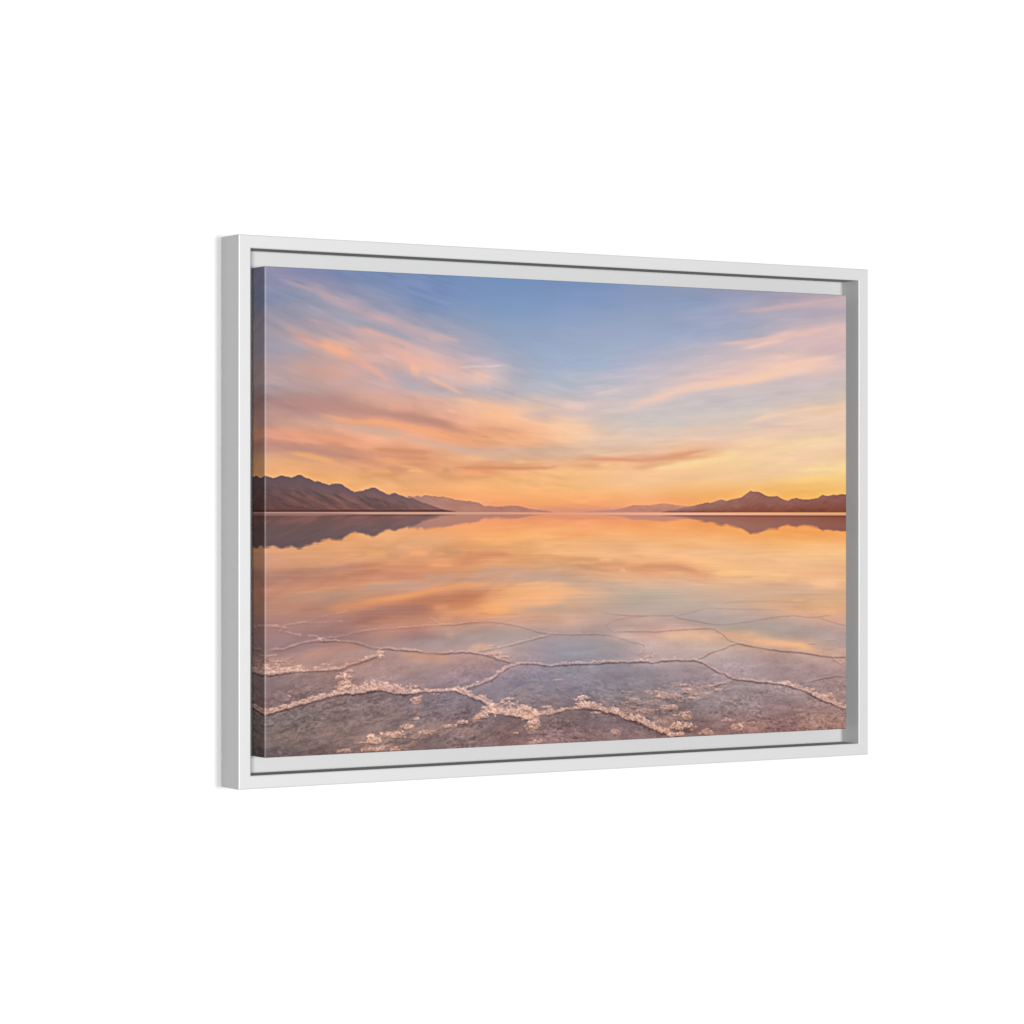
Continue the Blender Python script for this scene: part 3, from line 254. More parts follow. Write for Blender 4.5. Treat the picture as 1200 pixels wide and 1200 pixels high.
 [230, 153, 100, 230, 153, 100, 230, 153, 100, 230, 153, 100, 230, 153, 100, 230, 153, 100, 229, 153, 100, 229, 153, 100, 231, 154, 102, 232, 156, 104, 233, 157, 105, 233, 157, 105, 233, 157, 105, 234, 157, 105, 236, 157, 104, 237, 157, 104, 238, 157, 104, 239, 157, 104, 240, 157, 103, 241, 156, 104, 241, 156, 104, 241, 156, 104, 240, 156, 104, 239, 155, 103, 238, 155, 101, 238, 155, 100, 239, 157, 101, 240, 157, 102, 240, 157, 102, 240, 156, 102, 240, 156, 102, 241, 157, 103, 242, 158, 103, 242, 158, 102, 242, 158, 100, 242, 158, 98, 242, 158, 96, 243, 158, 94, 244, 159, 93, 246, 162, 94, 249, 164, 97, 249, 164, 96, 247, 161, 92, 244, 157, 88, 244, 157, 87, 246, 160, 88, 248, 162, 89, 249, 163, 89, 249, 163, 88, 248, 163, 87, 248, 162, 85, 247, 161, 82, 247, 160, 81, 247, 159, 80, 247, 160, 80, 247, 160, 80, 247, 160, 80, 247, 160, 80, 247, 160, 80, 247, 160, 80, 247, 160, 80],
 [229, 154, 99, 229, 154, 99, 229, 154, 99, 229, 154, 99, 229, 154, 99, 229, 154, 99, 228, 154, 99, 228, 154, 100, 230, 158, 103, 233, 162, 108, 234, 164, 110, 234, 164, 110, 233, 163, 109, 234, 162, 108, 236, 162, 108, 237, 161, 107, 238, 160, 106, 239, 160, 106, 241, 161, 105, 243, 162, 105, 244, 163, 104, 245, 163, 103, 245, 164, 103, 246, 166, 104, 247, 167, 105, 247, 168, 105, 247, 169, 106, 247, 168, 106, 246, 167, 105, 245, 165, 104, 245, 164, 104, 246, 165, 104, 247, 166, 105, 247, 167, 104, 247, 168, 103, 247, 168, 102, 247, 168, 100, 247, 167, 98, 247, 167, 98, 248, 168, 99, 249, 169, 100, 249, 169, 100, 248, 167, 97, 246, 164, 94, 246, 164, 93, 247, 165, 93, 248, 167, 92, 248, 167, 91, 248, 166, 90, 248, 165, 88, 247, 165, 86, 247, 164, 85, 247, 163, 84, 247, 163, 83, 247, 163, 83, 247, 163, 83, 247, 162, 83, 247, 162, 83, 247, 161, 83, 247, 162, 83, 248, 163, 83],
 [227, 156, 102, 227, 156, 102, 228, 156, 102, 228, 155, 102, 227, 155, 102, 227, 155, 102, 226, 155, 101, 226, 155, 102, 228, 159, 105, 231, 164, 110, 232, 166, 112, 230, 165, 112, 229, 164, 112, 230, 164, 112, 231, 164, 112, 233, 164, 111, 234, 163, 110, 235, 163, 110, 238, 164, 108, 240, 165, 106, 243, 166, 106, 246, 169, 106, 248, 171, 106, 248, 173, 107, 249, 175, 108, 249, 176, 110, 249, 177, 111, 249, 177, 112, 248, 175, 110, 246, 172, 108, 245, 170, 107, 245, 171, 107, 246, 172, 107, 246, 173, 108, 247, 175, 109, 248, 176, 109, 248, 175, 108, 247, 174, 107, 247, 173, 106, 247, 173, 106, 247, 173, 106, 247, 173, 106, 248, 173, 106, 248, 174, 105, 248, 174, 104, 248, 173, 102, 248, 173, 100, 248, 172, 98, 247, 170, 95, 246, 169, 93, 247, 169, 92, 247, 169, 91, 247, 169, 90, 248, 169, 90, 248, 169, 90, 248, 168, 90, 247, 167, 89, 247, 166, 88, 246, 165, 88, 247, 167, 89, 248, 168, 90],
 [225, 158, 108, 225, 158, 108, 225, 158, 108, 225, 157, 108, 224, 156, 107, 224, 156, 107, 224, 157, 106, 225, 158, 107, 225, 159, 108, 225, 161, 110, 225, 162, 112, 224, 162, 112, 223, 162, 113, 223, 163, 114, 225, 164, 116, 226, 165, 116, 228, 165, 115, 230, 165, 114, 231, 163, 111, 233, 162, 107, 236, 165, 108, 242, 170, 111, 245, 173, 113, 242, 172, 112, 237, 169, 109, 236, 169, 110, 239, 173, 113, 242, 176, 116, 242, 176, 116, 242, 175, 114, 241, 174, 113, 239, 173, 112, 238, 172, 112, 238, 172, 113, 239, 174, 114, 240, 175, 116, 241, 175, 115, 242, 175, 114, 243, 176, 114, 244, 176, 114, 245, 177, 114, 246, 179, 115, 247, 180, 116, 249, 182, 117, 249, 182, 116, 249, 182, 115, 249, 181, 114, 249, 180, 112, 248, 179, 111, 248, 178, 109, 248, 177, 107, 248, 177, 104, 248, 176, 102, 248, 176, 101, 248, 176, 100, 248, 176, 100, 248, 175, 99, 247, 173, 98, 247, 172, 98, 247, 172, 98, 247, 173, 99],
 [222, 158, 115, 222, 157, 113, 221, 156, 112, 219, 155, 111, 218, 154, 110, 218, 155, 110, 222, 158, 112, 225, 161, 113, 224, 160, 112, 222, 159, 111, 223, 160, 112, 227, 164, 116, 230, 166, 119, 229, 166, 119, 228, 164, 118, 225, 161, 115, 220, 157, 111, 218, 155, 107, 220, 156, 106, 223, 158, 105, 226, 160, 106, 229, 163, 108, 231, 165, 109, 230, 165, 108, 228, 165, 108, 231, 167, 110, 237, 173, 116, 243, 179, 121, 244, 181, 122, 244, 180, 121, 243, 180, 121, 242, 178, 121, 240, 177, 120, 238, 176, 120, 237, 175, 120, 237, 175, 121, 239, 178, 122, 243, 181, 124, 245, 183, 125, 245, 183, 124, 243, 182, 122, 243, 182, 122, 244, 183, 123, 245, 184, 124, 245, 185, 125, 245, 185, 124, 245, 184, 124, 246, 184, 123, 246, 184, 122, 246, 184, 121, 247, 184, 119, 247, 183, 116, 248, 183, 114, 248, 184, 113, 249, 184, 113, 249, 184, 113, 249, 183, 112, 248, 182, 111, 248, 181, 111, 248, 181, 111, 248, 181, 111],
 [214, 155, 120, 214, 154, 117, 213, 152, 115, 214, 152, 113, 215, 153, 112, 216, 154, 112, 219, 156, 113, 222, 159, 114, 224, 160, 115, 224, 161, 115, 225, 161, 115, 226, 162, 116, 226, 162, 117, 227, 161, 117, 227, 160, 116, 225, 158, 114, 221, 155, 110, 218, 152, 107, 217, 151, 104, 218, 151, 103, 218, 152, 103, 220, 154, 104, 221, 156, 105, 222, 158, 105, 223, 159, 106, 226, 164, 109, 234, 171, 115, 240, 176, 120, 241, 178, 122, 241, 177, 121, 240, 177, 121, 240, 178, 122, 240, 179, 123, 240, 179, 124, 238, 177, 123, 238, 177, 124, 241, 180, 126, 246, 185, 130, 249, 188, 132, 247, 187, 131, 244, 184, 128, 242, 183, 127, 242, 184, 128, 242, 184, 129, 241, 184, 129, 241, 184, 129, 241, 184, 129, 241, 185, 129, 242, 186, 129, 243, 187, 128, 244, 187, 127, 246, 188, 126, 247, 188, 125, 248, 190, 126, 249, 191, 126, 250, 191, 126, 250, 191, 126, 249, 191, 125, 249, 191, 125, 249, 191, 125, 250, 191, 126],
 [208, 151, 122, 208, 151, 120, 209, 150, 117, 211, 150, 115, 214, 152, 114, 216, 153, 113, 217, 154, 113, 218, 154, 113, 219, 156, 114, 221, 157, 115, 220, 157, 114, 217, 153, 112, 216, 151, 110, 218, 152, 110, 221, 153, 110, 224, 155, 111, 227, 157, 113, 228, 157, 112, 223, 151, 108, 217, 145, 103, 216, 144, 101, 218, 147, 103, 219, 150, 105, 220, 152, 105, 220, 155, 105, 221, 158, 106, 225, 162, 110, 227, 165, 113, 227, 164, 112, 224, 162, 109, 225, 162, 109, 228, 166, 112, 232, 171, 115, 236, 175, 119, 240, 178, 123, 243, 181, 125, 245, 182, 126, 245, 182, 126, 246, 183, 126, 247, 184, 127, 247, 185, 129, 248, 186, 130, 248, 187, 131, 247, 188, 132, 246, 188, 132, 245, 187, 132, 243, 187, 132, 242, 186, 132, 241, 185, 131, 240, 185, 131, 242, 186, 131, 244, 188, 132, 245, 189, 132, 246, 190, 132, 247, 192, 132, 247, 192, 132, 247, 192, 131, 247, 191, 130, 246, 191, 130, 245, 190, 129, 245, 190, 129],
 [207, 147, 119, 209, 148, 120, 210, 150, 119, 211, 150, 117, 211, 150, 114, 212, 151, 114, 216, 154, 118, 217, 154, 119, 207, 144, 111, 195, 132, 100, 195, 130, 98, 204, 138, 104, 213, 144, 109, 216, 146, 109, 218, 147, 108, 221, 150, 108, 225, 153, 108, 226, 155, 109, 225, 153, 108, 222, 151, 107, 222, 152, 108, 223, 154, 110, 224, 157, 112, 224, 159, 113, 224, 161, 114, 223, 163, 116, 224, 166, 120, 223, 168, 122, 222, 167, 121, 219, 163, 118, 219, 161, 115, 220, 161, 113, 222, 161, 112, 225, 163, 112, 229, 166, 115, 233, 169, 117, 233, 169, 116, 233, 168, 115, 233, 167, 114, 235, 169, 116, 238, 172, 119, 241, 176, 122, 244, 180, 126, 247, 185, 129, 248, 187, 131, 247, 189, 132, 246, 189, 132, 245, 189, 132, 244, 188, 132, 242, 187, 132, 242, 186, 132, 242, 187, 133, 243, 187, 134, 243, 189, 134, 244, 190, 134, 244, 190, 134, 243, 189, 133, 242, 188, 132, 241, 187, 131, 241, 186, 130, 240, 186, 129],
 [189, 138, 120, 189, 137, 117, 188, 135, 115, 189, 134, 112, 191, 134, 109, 193, 135, 108, 198, 138, 110, 202, 140, 111, 199, 137, 108, 195, 131, 103, 195, 130, 102, 200, 134, 104, 205, 138, 107, 208, 140, 107, 210, 142, 107, 212, 144, 107, 213, 146, 107, 214, 149, 108, 215, 151, 111, 215, 153, 114, 216, 156, 117, 218, 158, 120, 220, 161, 122, 220, 162, 124, 219, 163, 124, 218, 165, 126, 216, 167, 129, 215, 168, 131, 214, 168, 131, 214, 166, 129, 214, 164, 126, 215, 162, 122, 216, 160, 118, 218, 160, 115, 222, 161, 115, 224, 162, 115, 224, 161, 113, 223, 158, 111, 223, 157, 110, 224, 158, 110, 226, 160, 111, 230, 163, 114, 235, 170, 119, 241, 177, 123, 245, 183, 127, 247, 187, 129, 249, 191, 131, 249, 192, 132, 249, 192, 132, 248, 191, 132, 245, 189, 132, 242, 187, 131, 240, 185, 131, 240, 185, 132, 241, 187, 133, 242, 187, 134, 240, 185, 132, 238, 182, 130, 237, 181, 129, 238, 181, 130, 239, 181, 130],
 [181, 129, 114, 181, 130, 113, 182, 130, 112, 183, 129, 110, 185, 129, 107, 187, 129, 105, 191, 130, 104, 195, 132, 105, 199, 135, 107, 204, 139, 110, 205, 140, 111, 204, 139, 110, 203, 139, 109, 204, 140, 110, 205, 142, 111, 205, 143, 111, 203, 143, 111, 202, 145, 112, 203, 149, 116, 206, 153, 122, 208, 156, 126, 210, 159, 129, 211, 160, 131, 210, 161, 132, 208, 160, 133, 206, 161, 133, 203, 161, 134, 202, 162, 134, 202, 162, 134, 204, 163, 134, 207, 165, 134, 213, 168, 135, 219, 172, 136, 225, 175, 136, 231, 178, 136, 235, 179, 136, 235, 178, 134, 232, 174, 132, 231, 172, 130, 232, 172, 130, 233, 172, 130, 232, 172, 128, 230, 169, 123, 230, 168, 120, 234, 172, 122, 242, 182, 128, 249, 191, 134, 251, 194, 135, 250, 194, 135, 249, 193, 134, 248, 193, 134, 247, 192, 135, 246, 190, 135, 245, 189, 134, 243, 187, 133, 242, 185, 133, 241, 184, 132, 240, 182, 132, 239, 181, 132, 239, 181, 132, 240, 182, 132],
 [185, 126, 107, 189, 131, 110, 193, 135, 113, 196, 137, 113, 197, 138, 111, 198, 138, 109, 199, 137, 107, 201, 138, 107, 205, 140, 108, 209, 144, 111, 213, 147, 114, 216, 151, 118, 217, 153, 121, 216, 153, 122, 214, 152, 122, 212, 152, 121, 209, 152, 120, 210, 153, 120, 216, 158, 122, 223, 164, 126, 226, 167, 128, 226, 168, 129, 225, 168, 131, 221, 167, 131, 217, 165, 131, 214, 166, 133, 215, 169, 136, 215, 171, 139, 212, 169, 139, 208, 167, 138, 206, 166, 138, 207, 167, 140, 210, 170, 142, 213, 172, 143, 217, 175, 143, 222, 177, 144, 225, 179, 144, 228, 180, 145, 229, 180, 145, 229, 180, 144, 229, 179, 143, 228, 177, 140, 226, 173, 135, 225, 170, 130, 228, 173, 129, 234, 180, 133, 241, 187, 137, 243, 189, 138, 242, 189, 137, 242, 189, 135, 241, 188, 136, 241, 188, 137, 241, 188, 137, 242, 187, 137, 242, 186, 135, 242, 185, 135, 243, 185, 135, 244, 186, 136, 244, 186, 137, 243, 185, 135, 241, 184, 134],
 [200, 139, 115, 199, 139, 114, 198, 140, 113, 199, 142, 115, 201, 145, 117, 200, 146, 117, 196, 144, 116, 193, 142, 114, 195, 143, 116, 199, 146, 118, 200, 148, 120, 200, 148, 122, 202, 149, 123, 205, 151, 126, 209, 154, 128, 212, 155, 127, 214, 156, 124, 215, 155, 121, 213, 151, 115, 212, 149, 111, 216, 151, 111, 222, 158, 116, 227, 162, 120, 226, 163, 120, 223, 164, 120, 224, 166, 123, 228, 172, 129, 230, 176, 135, 227, 176, 137, 221, 173, 138, 216, 170, 139, 211, 169, 142, 208, 169, 144, 205, 169, 146, 203, 169, 145, 204, 170, 146, 208, 173, 149, 214, 178, 153, 218, 181, 154, 218, 181, 153, 217, 179, 150, 218, 179, 149, 220, 180, 148, 223, 180, 148, 224, 180, 146, 225, 180, 143, 225, 180, 141, 226, 179, 139, 226, 179, 138, 225, 178, 137, 222, 175, 136, 218, 173, 134, 218, 172, 135, 225, 176, 137, 234, 182, 140, 241, 187, 143, 245, 190, 144, 248, 192, 145, 249, 192, 145, 246, 189, 141, 243, 186, 138],
 [192, 138, 118, 193, 138, 116, 194, 138, 114, 195, 140, 115, 195, 143, 118, 193, 144, 119, 188, 142, 118, 184, 140, 117, 188, 142, 117, 194, 145, 117, 197, 146, 118, 198, 146, 119, 198, 145, 119, 200, 146, 120, 203, 147, 121, 206, 148, 120, 211, 149, 117, 212, 147, 111, 203, 137, 101, 194, 127, 92, 198, 130, 92, 212, 143, 101, 223, 153, 109, 227, 157, 110, 228, 159, 109, 231, 164, 112, 237, 170, 118, 241, 176, 125, 240, 178, 129, 237, 178, 133, 233, 178, 137, 228, 178, 143, 222, 178, 148, 215, 176, 150, 206, 173, 150, 198, 171, 149, 195, 170, 151, 196, 172, 153, 197, 173, 155, 199, 174, 155, 202, 176, 155, 205, 176, 154, 208, 177, 154, 211, 178, 153, 214, 178, 152, 215, 178, 150, 216, 177, 149, 217, 177, 147, 217, 176, 146, 217, 176, 145, 215, 174, 143, 213, 173, 142, 213, 172, 142, 216, 174, 142, 221, 177, 143, 226, 179, 144, 230, 182, 144, 233, 184, 145, 235, 184, 144, 234, 182, 140, 232, 180, 137],
 [184, 135, 118, 186, 136, 116, 189, 136, 114, 189, 136, 114, 186, 135, 114, 184, 135, 115, 181, 135, 115, 181, 135, 114, 187, 137, 113, 197, 140, 110, 204, 143, 110, 210, 146, 111, 212, 145, 111, 206, 139, 105, 198, 132, 99, 195, 129, 96, 196, 129, 94, 197, 129, 92, 195, 126, 89, 195, 125, 87, 205, 134, 92, 222, 151, 105, 236, 165, 116, 241, 171, 119, 241, 172, 120, 243, 175, 123, 245, 179, 127, 245, 182, 131, 240, 179, 132, 231, 175, 132, 223, 172, 134, 218, 172, 139, 213, 173, 144, 206, 172, 147, 198, 170, 149, 191, 168, 150, 188, 168, 151, 187, 169, 153, 187, 169, 154, 190, 171, 155, 194, 173, 156, 197, 174, 156, 200, 175, 155, 202, 175, 154, 205, 175, 153, 207, 175, 153, 209, 175, 153, 210, 175, 152, 212, 175, 150, 213, 175, 149, 214, 175, 148, 214, 176, 147, 214, 175, 146, 213, 173, 144, 212, 171, 141, 211, 170, 140, 213, 171, 139, 215, 172, 139, 216, 172, 138, 216, 172, 135, 215, 171, 133],
 [185, 136, 118, 187, 136, 116, 188, 137, 114, 187, 134, 112, 183, 130, 109, 181, 129, 109, 184, 131, 109, 188, 133, 110, 192, 135, 111, 197, 137, 111, 197, 135, 109, 193, 132, 106, 188, 128, 103, 182, 122, 97, 178, 117, 92, 183, 121, 93, 195, 130, 98, 205, 138, 101, 209, 139, 99, 211, 140, 97, 219, 147, 101, 233, 160, 110, 242, 170, 118, 241, 173, 122, 237, 172, 124, 234, 173, 127, 231, 174, 131, 228, 174, 134, 222, 171, 134, 214, 167, 133, 208, 164, 134, 204, 165, 138, 201, 166, 142, 196, 166, 145, 192, 166, 148, 188, 167, 150, 186, 167, 152, 186, 168, 153, 187, 169, 155, 189, 170, 155, 193, 172, 155, 194, 172, 155, 195, 172, 154, 196, 172, 153, 198, 171, 152, 199, 171, 151, 202, 171, 150, 205, 172, 149, 209, 173, 147, 213, 173, 145, 214, 173, 142, 215, 173, 140, 215, 172, 137, 214, 171, 135, 213, 169, 133, 214, 169, 132, 216, 170, 132, 219, 173, 133, 220, 174, 134, 219, 174, 133, 218, 174, 133],
 [178, 130, 117, 179, 132, 117, 181, 133, 117, 180, 132, 116, 177, 129, 114, 177, 128, 113, 180, 129, 114, 183, 130, 114, 181, 127, 110, 179, 122, 106, 178, 121, 104, 179, 121, 103, 178, 121, 103, 177, 120, 101, 177, 120, 99, 184, 125, 101, 197, 135, 106, 209, 145, 111, 216, 149, 110, 221, 152, 109, 227, 157, 112, 234, 164, 117, 237, 169, 121, 232, 168, 123, 222, 164, 125, 214, 162, 127, 206, 159, 129, 200, 158, 131, 198, 158, 134, 196, 158, 136, 196, 159, 139, 196, 161, 142, 196, 164, 146, 196, 165, 149, 194, 167, 151, 193, 168, 154, 192, 169, 156, 192, 170, 157, 192, 171, 158, 192, 171, 159, 192, 170, 159, 192, 170, 158, 190, 169, 157, 190, 169, 156, 192, 169, 156, 196, 171, 156, 200, 172, 156, 202, 172, 153, 205, 171, 150, 208, 170, 147, 212, 171, 145, 216, 173, 142, 218, 173, 140, 218, 171, 136, 216, 169, 133, 216, 168, 131, 220, 171, 131, 224, 174, 132, 226, 176, 133, 226, 175, 132, 224, 174, 131],
 [172, 126, 117, 173, 128, 119, 175, 130, 120, 174, 130, 120, 173, 128, 119, 172, 127, 118, 173, 127, 118, 173, 126, 117, 170, 121, 111, 166, 115, 105, 167, 114, 103, 175, 120, 105, 183, 126, 109, 188, 131, 111, 192, 135, 113, 195, 137, 113, 197, 138, 112, 201, 140, 111, 205, 144, 113, 211, 148, 116, 216, 153, 120, 220, 158, 126, 223, 163, 131, 222, 164, 133, 219, 165, 134, 215, 164, 134, 210, 161, 133, 206, 160, 133, 206, 162, 136, 208, 165, 141, 207, 166, 144, 202, 164, 146, 197, 162, 146, 195, 162, 148, 194, 163, 149, 194, 164, 150, 196, 167, 153, 199, 170, 157, 198, 171, 159, 194, 169, 158, 189, 166, 158, 186, 164, 157, 184, 164, 157, 184, 164, 157, 186, 165, 158, 190, 168, 159, 195, 171, 160, 197, 170, 158, 198, 169, 154, 200, 167, 151, 204, 169, 149, 211, 171, 148, 215, 173, 146, 217, 171, 143, 216, 169, 139, 217, 168, 136, 221, 171, 136, 227, 174, 136, 230, 176, 135, 229, 173, 132, 228, 170, 130],
 [167, 125, 120, 169, 126, 121, 170, 127, 122, 170, 127, 121, 168, 125, 120, 166, 124, 119, 164, 121, 115, 165, 120, 113, 171, 124, 114, 179, 129, 116, 184, 132, 117, 189, 134, 117, 192, 136, 117, 191, 134, 116, 190, 134, 115, 194, 138, 118, 201, 146, 123, 203, 150, 126, 198, 148, 125, 193, 144, 123, 193, 146, 126, 197, 151, 132, 201, 156, 138, 203, 158, 140, 204, 160, 141, 204, 161, 141, 203, 160, 139, 202, 160, 139, 205, 163, 141, 209, 167, 146, 209, 168, 148, 202, 165, 148, 194, 160, 147, 190, 158, 146, 190, 158, 146, 191, 159, 146, 195, 162, 149, 200, 166, 153, 201, 168, 156, 196, 165, 155, 189, 161, 153, 183, 158, 153, 181, 158, 154, 179, 159, 155, 180, 160, 156, 182, 162, 158, 185, 165, 159, 187, 166, 158, 189, 166, 157, 190, 165, 155, 191, 164, 152, 191, 162, 149, 194, 162, 146, 200, 164, 147, 207, 168, 147, 212, 170, 147, 217, 171, 145, 221, 172, 143, 224, 172, 141, 224, 171, 139, 223, 169, 137],
 [165, 127, 124, 164, 126, 123, 163, 124, 122, 161, 123, 120, 158, 121, 119, 157, 119, 117, 156, 119, 116, 157, 119, 114, 163, 122, 115, 170, 126, 117, 177, 130, 119, 182, 133, 120, 184, 134, 121, 180, 131, 119, 176, 128, 117, 178, 132, 120, 186, 142, 127, 190, 149, 133, 186, 148, 134, 180, 145, 133, 178, 145, 134, 179, 148, 138, 181, 151, 141, 184, 153, 143, 187, 155, 145, 188, 156, 146, 189, 157, 146, 189, 158, 146, 191, 159, 147, 194, 161, 149, 194, 162, 149, 189, 159, 149, 183, 156, 148, 180, 154, 147, 180, 154, 147, 181, 154, 146, 183, 154, 146, 188, 156, 146, 192, 158, 148, 196, 161, 150, 199, 163, 152, 198, 163, 153, 193, 161, 152, 187, 159, 151, 183, 158, 151, 180, 158, 151, 179, 159, 152, 178, 159, 152, 179, 160, 152, 179, 160, 152, 180, 160, 152, 181, 160, 151, 182, 160, 150, 187, 162, 151, 193, 164, 152, 199, 166, 152, 203, 167, 150, 207, 166, 147, 210, 166, 145, 213, 166, 144, 214, 167, 144],
 [160, 127, 126, 159, 125, 125, 157, 123, 123, 156, 121, 122, 155, 120, 120, 154, 119, 119, 153, 118, 117, 153, 118, 116, 157, 120, 117, 163, 123, 118, 168, 127, 120, 172, 130, 123, 174, 132, 125, 169, 130, 124, 163, 126, 122, 162, 128, 124, 165, 133, 128, 168, 139, 133, 172, 145, 138, 176, 150, 143, 176, 152, 145, 174, 151, 144, 172, 150, 143, 174, 151, 145, 177, 152, 147, 179, 153, 148, 180, 154, 148, 180, 154, 148, 178, 153, 148, 176, 152, 146, 174, 150, 145, 172, 149, 144, 171, 148, 143, 177, 152, 146, 189, 161, 153, 197, 166, 157, 199, 165, 155, 198, 161, 150, 199, 160, 148, 205, 164, 149, 211, 169, 152, 213, 171, 153, 209, 169, 151, 204, 166, 149, 198, 163, 148, 192, 161, 146, 186, 159, 145, 183, 159, 145, 181, 159, 145, 180, 159, 146, 179, 160, 149, 179, 162, 152, 179, 162, 153, 180, 161, 153, 180, 160, 151, 181, 158, 150, 184, 158, 149, 188, 157, 148, 192, 158, 147, 197, 160, 146, 201, 161, 146],
 [159, 127, 126, 158, 126, 125, 158, 124, 125, 158, 124, 124, 160, 124, 124, 160, 123, 123, 157, 121, 121, 156, 121, 120, 160, 123, 121, 165, 127, 123, 168, 131, 126, 171, 134, 129, 172, 137, 132, 169, 137, 133, 165, 137, 135, 165, 139, 137, 170, 144, 141, 173, 147, 143, 172, 147, 142, 172, 147, 142, 173, 149, 143, 175, 151, 145, 176, 153, 147, 178, 154, 149, 179, 155, 151, 178, 154, 151, 174, 151, 150, 170, 149, 148, 168, 148, 148, 165, 148, 149, 164, 147, 148, 163, 146, 146, 164, 146, 144, 173, 151, 147, 190, 162, 155, 205, 172, 161, 211, 174, 161, 211, 171, 157, 211, 170, 153, 215, 171, 152, 219, 174, 152, 222, 176, 152, 223, 177, 152, 223, 177, 151, 222, 175, 149, 218, 172, 145, 215, 170, 143, 213, 169, 142, 211, 170, 143, 207, 169, 143, 198, 164, 142, 186, 158, 141, 178, 154, 141, 175, 153, 142, 175, 152, 143, 176, 153, 144, 178, 153, 146, 182, 155, 148, 185, 156, 149, 188, 157, 149, 191, 158, 149],
 [162, 127, 123, 164, 128, 124, 166, 129, 125, 169, 131, 126, 172, 134, 129, 174, 136, 130, 174, 136, 130, 174, 137, 131, 177, 140, 134, 181, 144, 137, 180, 143, 137, 177, 140, 134, 175, 139, 133, 174, 140, 135, 174, 142, 138, 174, 144, 140, 176, 145, 141, 178, 147, 142, 179, 147, 141, 180, 148, 140, 183, 151, 143, 188, 156, 148, 190, 160, 152, 187, 158, 152, 182, 156, 152, 177, 153, 151, 168, 147, 149, 161, 143, 147, 160, 145, 149, 162, 149, 154, 164, 151, 156, 164, 152, 155, 165, 151, 153, 166, 151, 150, 169, 150, 147, 174, 152, 147, 186, 159, 152, 200, 168, 160, 208, 173, 162, 209, 172, 158, 207, 169, 152, 208, 169, 150, 211, 171, 151, 214, 174, 152, 215, 174, 150, 213, 171, 146, 212, 169, 143, 214, 169, 142, 217, 171, 141, 218, 172, 141, 214, 170, 141, 206, 166, 140, 197, 161, 139, 191, 158, 139, 187, 155, 139, 184, 154, 140, 183, 154, 143, 184, 156, 147, 185, 156, 150, 184, 156, 150, 184, 156, 150],
 [165, 125, 118, 168, 127, 120, 171, 131, 123, 174, 133, 125, 177, 136, 127, 178, 137, 128, 176, 137, 127, 175, 136, 128, 176, 138, 130, 178, 141, 133, 178, 141, 134, 175, 138, 131, 174, 136, 130, 179, 141, 134, 184, 146, 139, 184, 146, 139, 182, 144, 137, 181, 143, 135, 185, 145, 137, 191, 149, 139, 197, 155, 144, 204, 163, 151, 205, 166, 155, 194, 159, 151, 178, 148, 145, 167, 142, 142, 161, 140, 143, 157, 140, 146, 156, 142, 149, 158, 146, 153, 160, 149, 155, 161, 149, 155, 162, 149, 153, 163, 149, 151, 164, 147, 147, 167, 147, 145, 178, 154, 150, 193, 164, 159, 202, 171, 163, 202, 169, 159, 198, 164, 153, 197, 163, 150, 200, 166, 152, 203, 169, 154, 203, 170, 153, 202, 168, 150, 202, 166, 147, 204, 165, 144, 208, 166, 142, 213, 168, 141, 219, 172, 142, 225, 177, 144, 227, 178, 146, 222, 175, 144, 214, 169, 141, 206, 164, 139, 199, 161, 141, 193, 159, 143, 188, 157, 145, 185, 155, 147, 183, 154, 147],
 [170, 130, 124, 172, 132, 125, 175, 135, 127, 176, 136, 127, 177, 136, 126, 176, 135, 125, 174, 134, 124, 171, 132, 123, 170, 130, 123, 169, 130, 123, 168, 130, 123, 168, 130, 124, 171, 132, 126, 179, 140, 132, 187, 148, 138, 189, 149, 139, 186, 145, 136, 183, 142, 133, 181, 140, 131, 181, 139, 131, 180, 139, 131, 180, 140, 132, 180, 143, 136, 181, 146, 141, 178, 148, 146, 172, 146, 148, 164, 142, 147, 157, 140, 147, 155, 141, 149, 156, 144, 152, 158, 146, 154, 158, 146, 153, 159, 146, 152, 161, 146, 150, 163, 146, 148, 167, 147, 147, 176, 153, 151, 188, 161, 157, 195, 165, 160, 195, 164, 157, 192, 161, 153, 192, 161, 152, 195, 164, 155, 198, 167, 157, 199, 168, 158, 200, 168, 157, 199, 166, 155, 197, 164, 152, 196, 160, 147, 195, 158, 143, 196, 157, 140, 199, 158, 138, 202, 159, 138, 206, 162, 139, 208, 164, 140, 208, 165, 141, 206, 164, 142, 202, 162, 143, 198, 161, 143, 195, 159, 144, 193, 158, 145],
 [165, 130, 127, 168, 133, 129, 171, 135, 131, 171, 135, 129, 170, 132, 126, 170, 132, 125, 172, 133, 126, 174, 134, 127, 174, 135, 128, 174, 135, 129, 174, 135, 129, 173, 136, 130, 172, 136, 130, 172, 135, 130, 172, 136, 130, 173, 137, 131, 173, 136, 131, 173, 136, 131, 173, 135, 130, 172, 134, 130, 170, 133, 129, 166, 130, 128, 164, 130, 129, 169, 137, 137, 174, 145, 147, 173, 148, 152, 165, 144, 150, 157, 140, 147, 155, 140, 148, 154, 141, 151, 155, 143, 152, 156, 144, 152, 157, 144, 151, 158, 144, 149, 159, 143, 147, 163, 144, 146, 172, 151, 151, 185, 160, 159, 192, 165, 162, 191, 163, 159, 187, 158, 153, 186, 157, 151, 189, 160, 154, 191, 163, 156, 193, 164, 158, 194, 164, 159, 194, 164, 158, 192, 162, 156, 189, 158, 152, 186, 154, 148, 183, 150, 142, 180, 146, 137, 181, 145, 134, 186, 149, 136, 195, 155, 140, 201, 160, 143, 204, 162, 143, 205, 163, 143, 206, 163, 143, 208, 163, 143, 209, 162, 142],
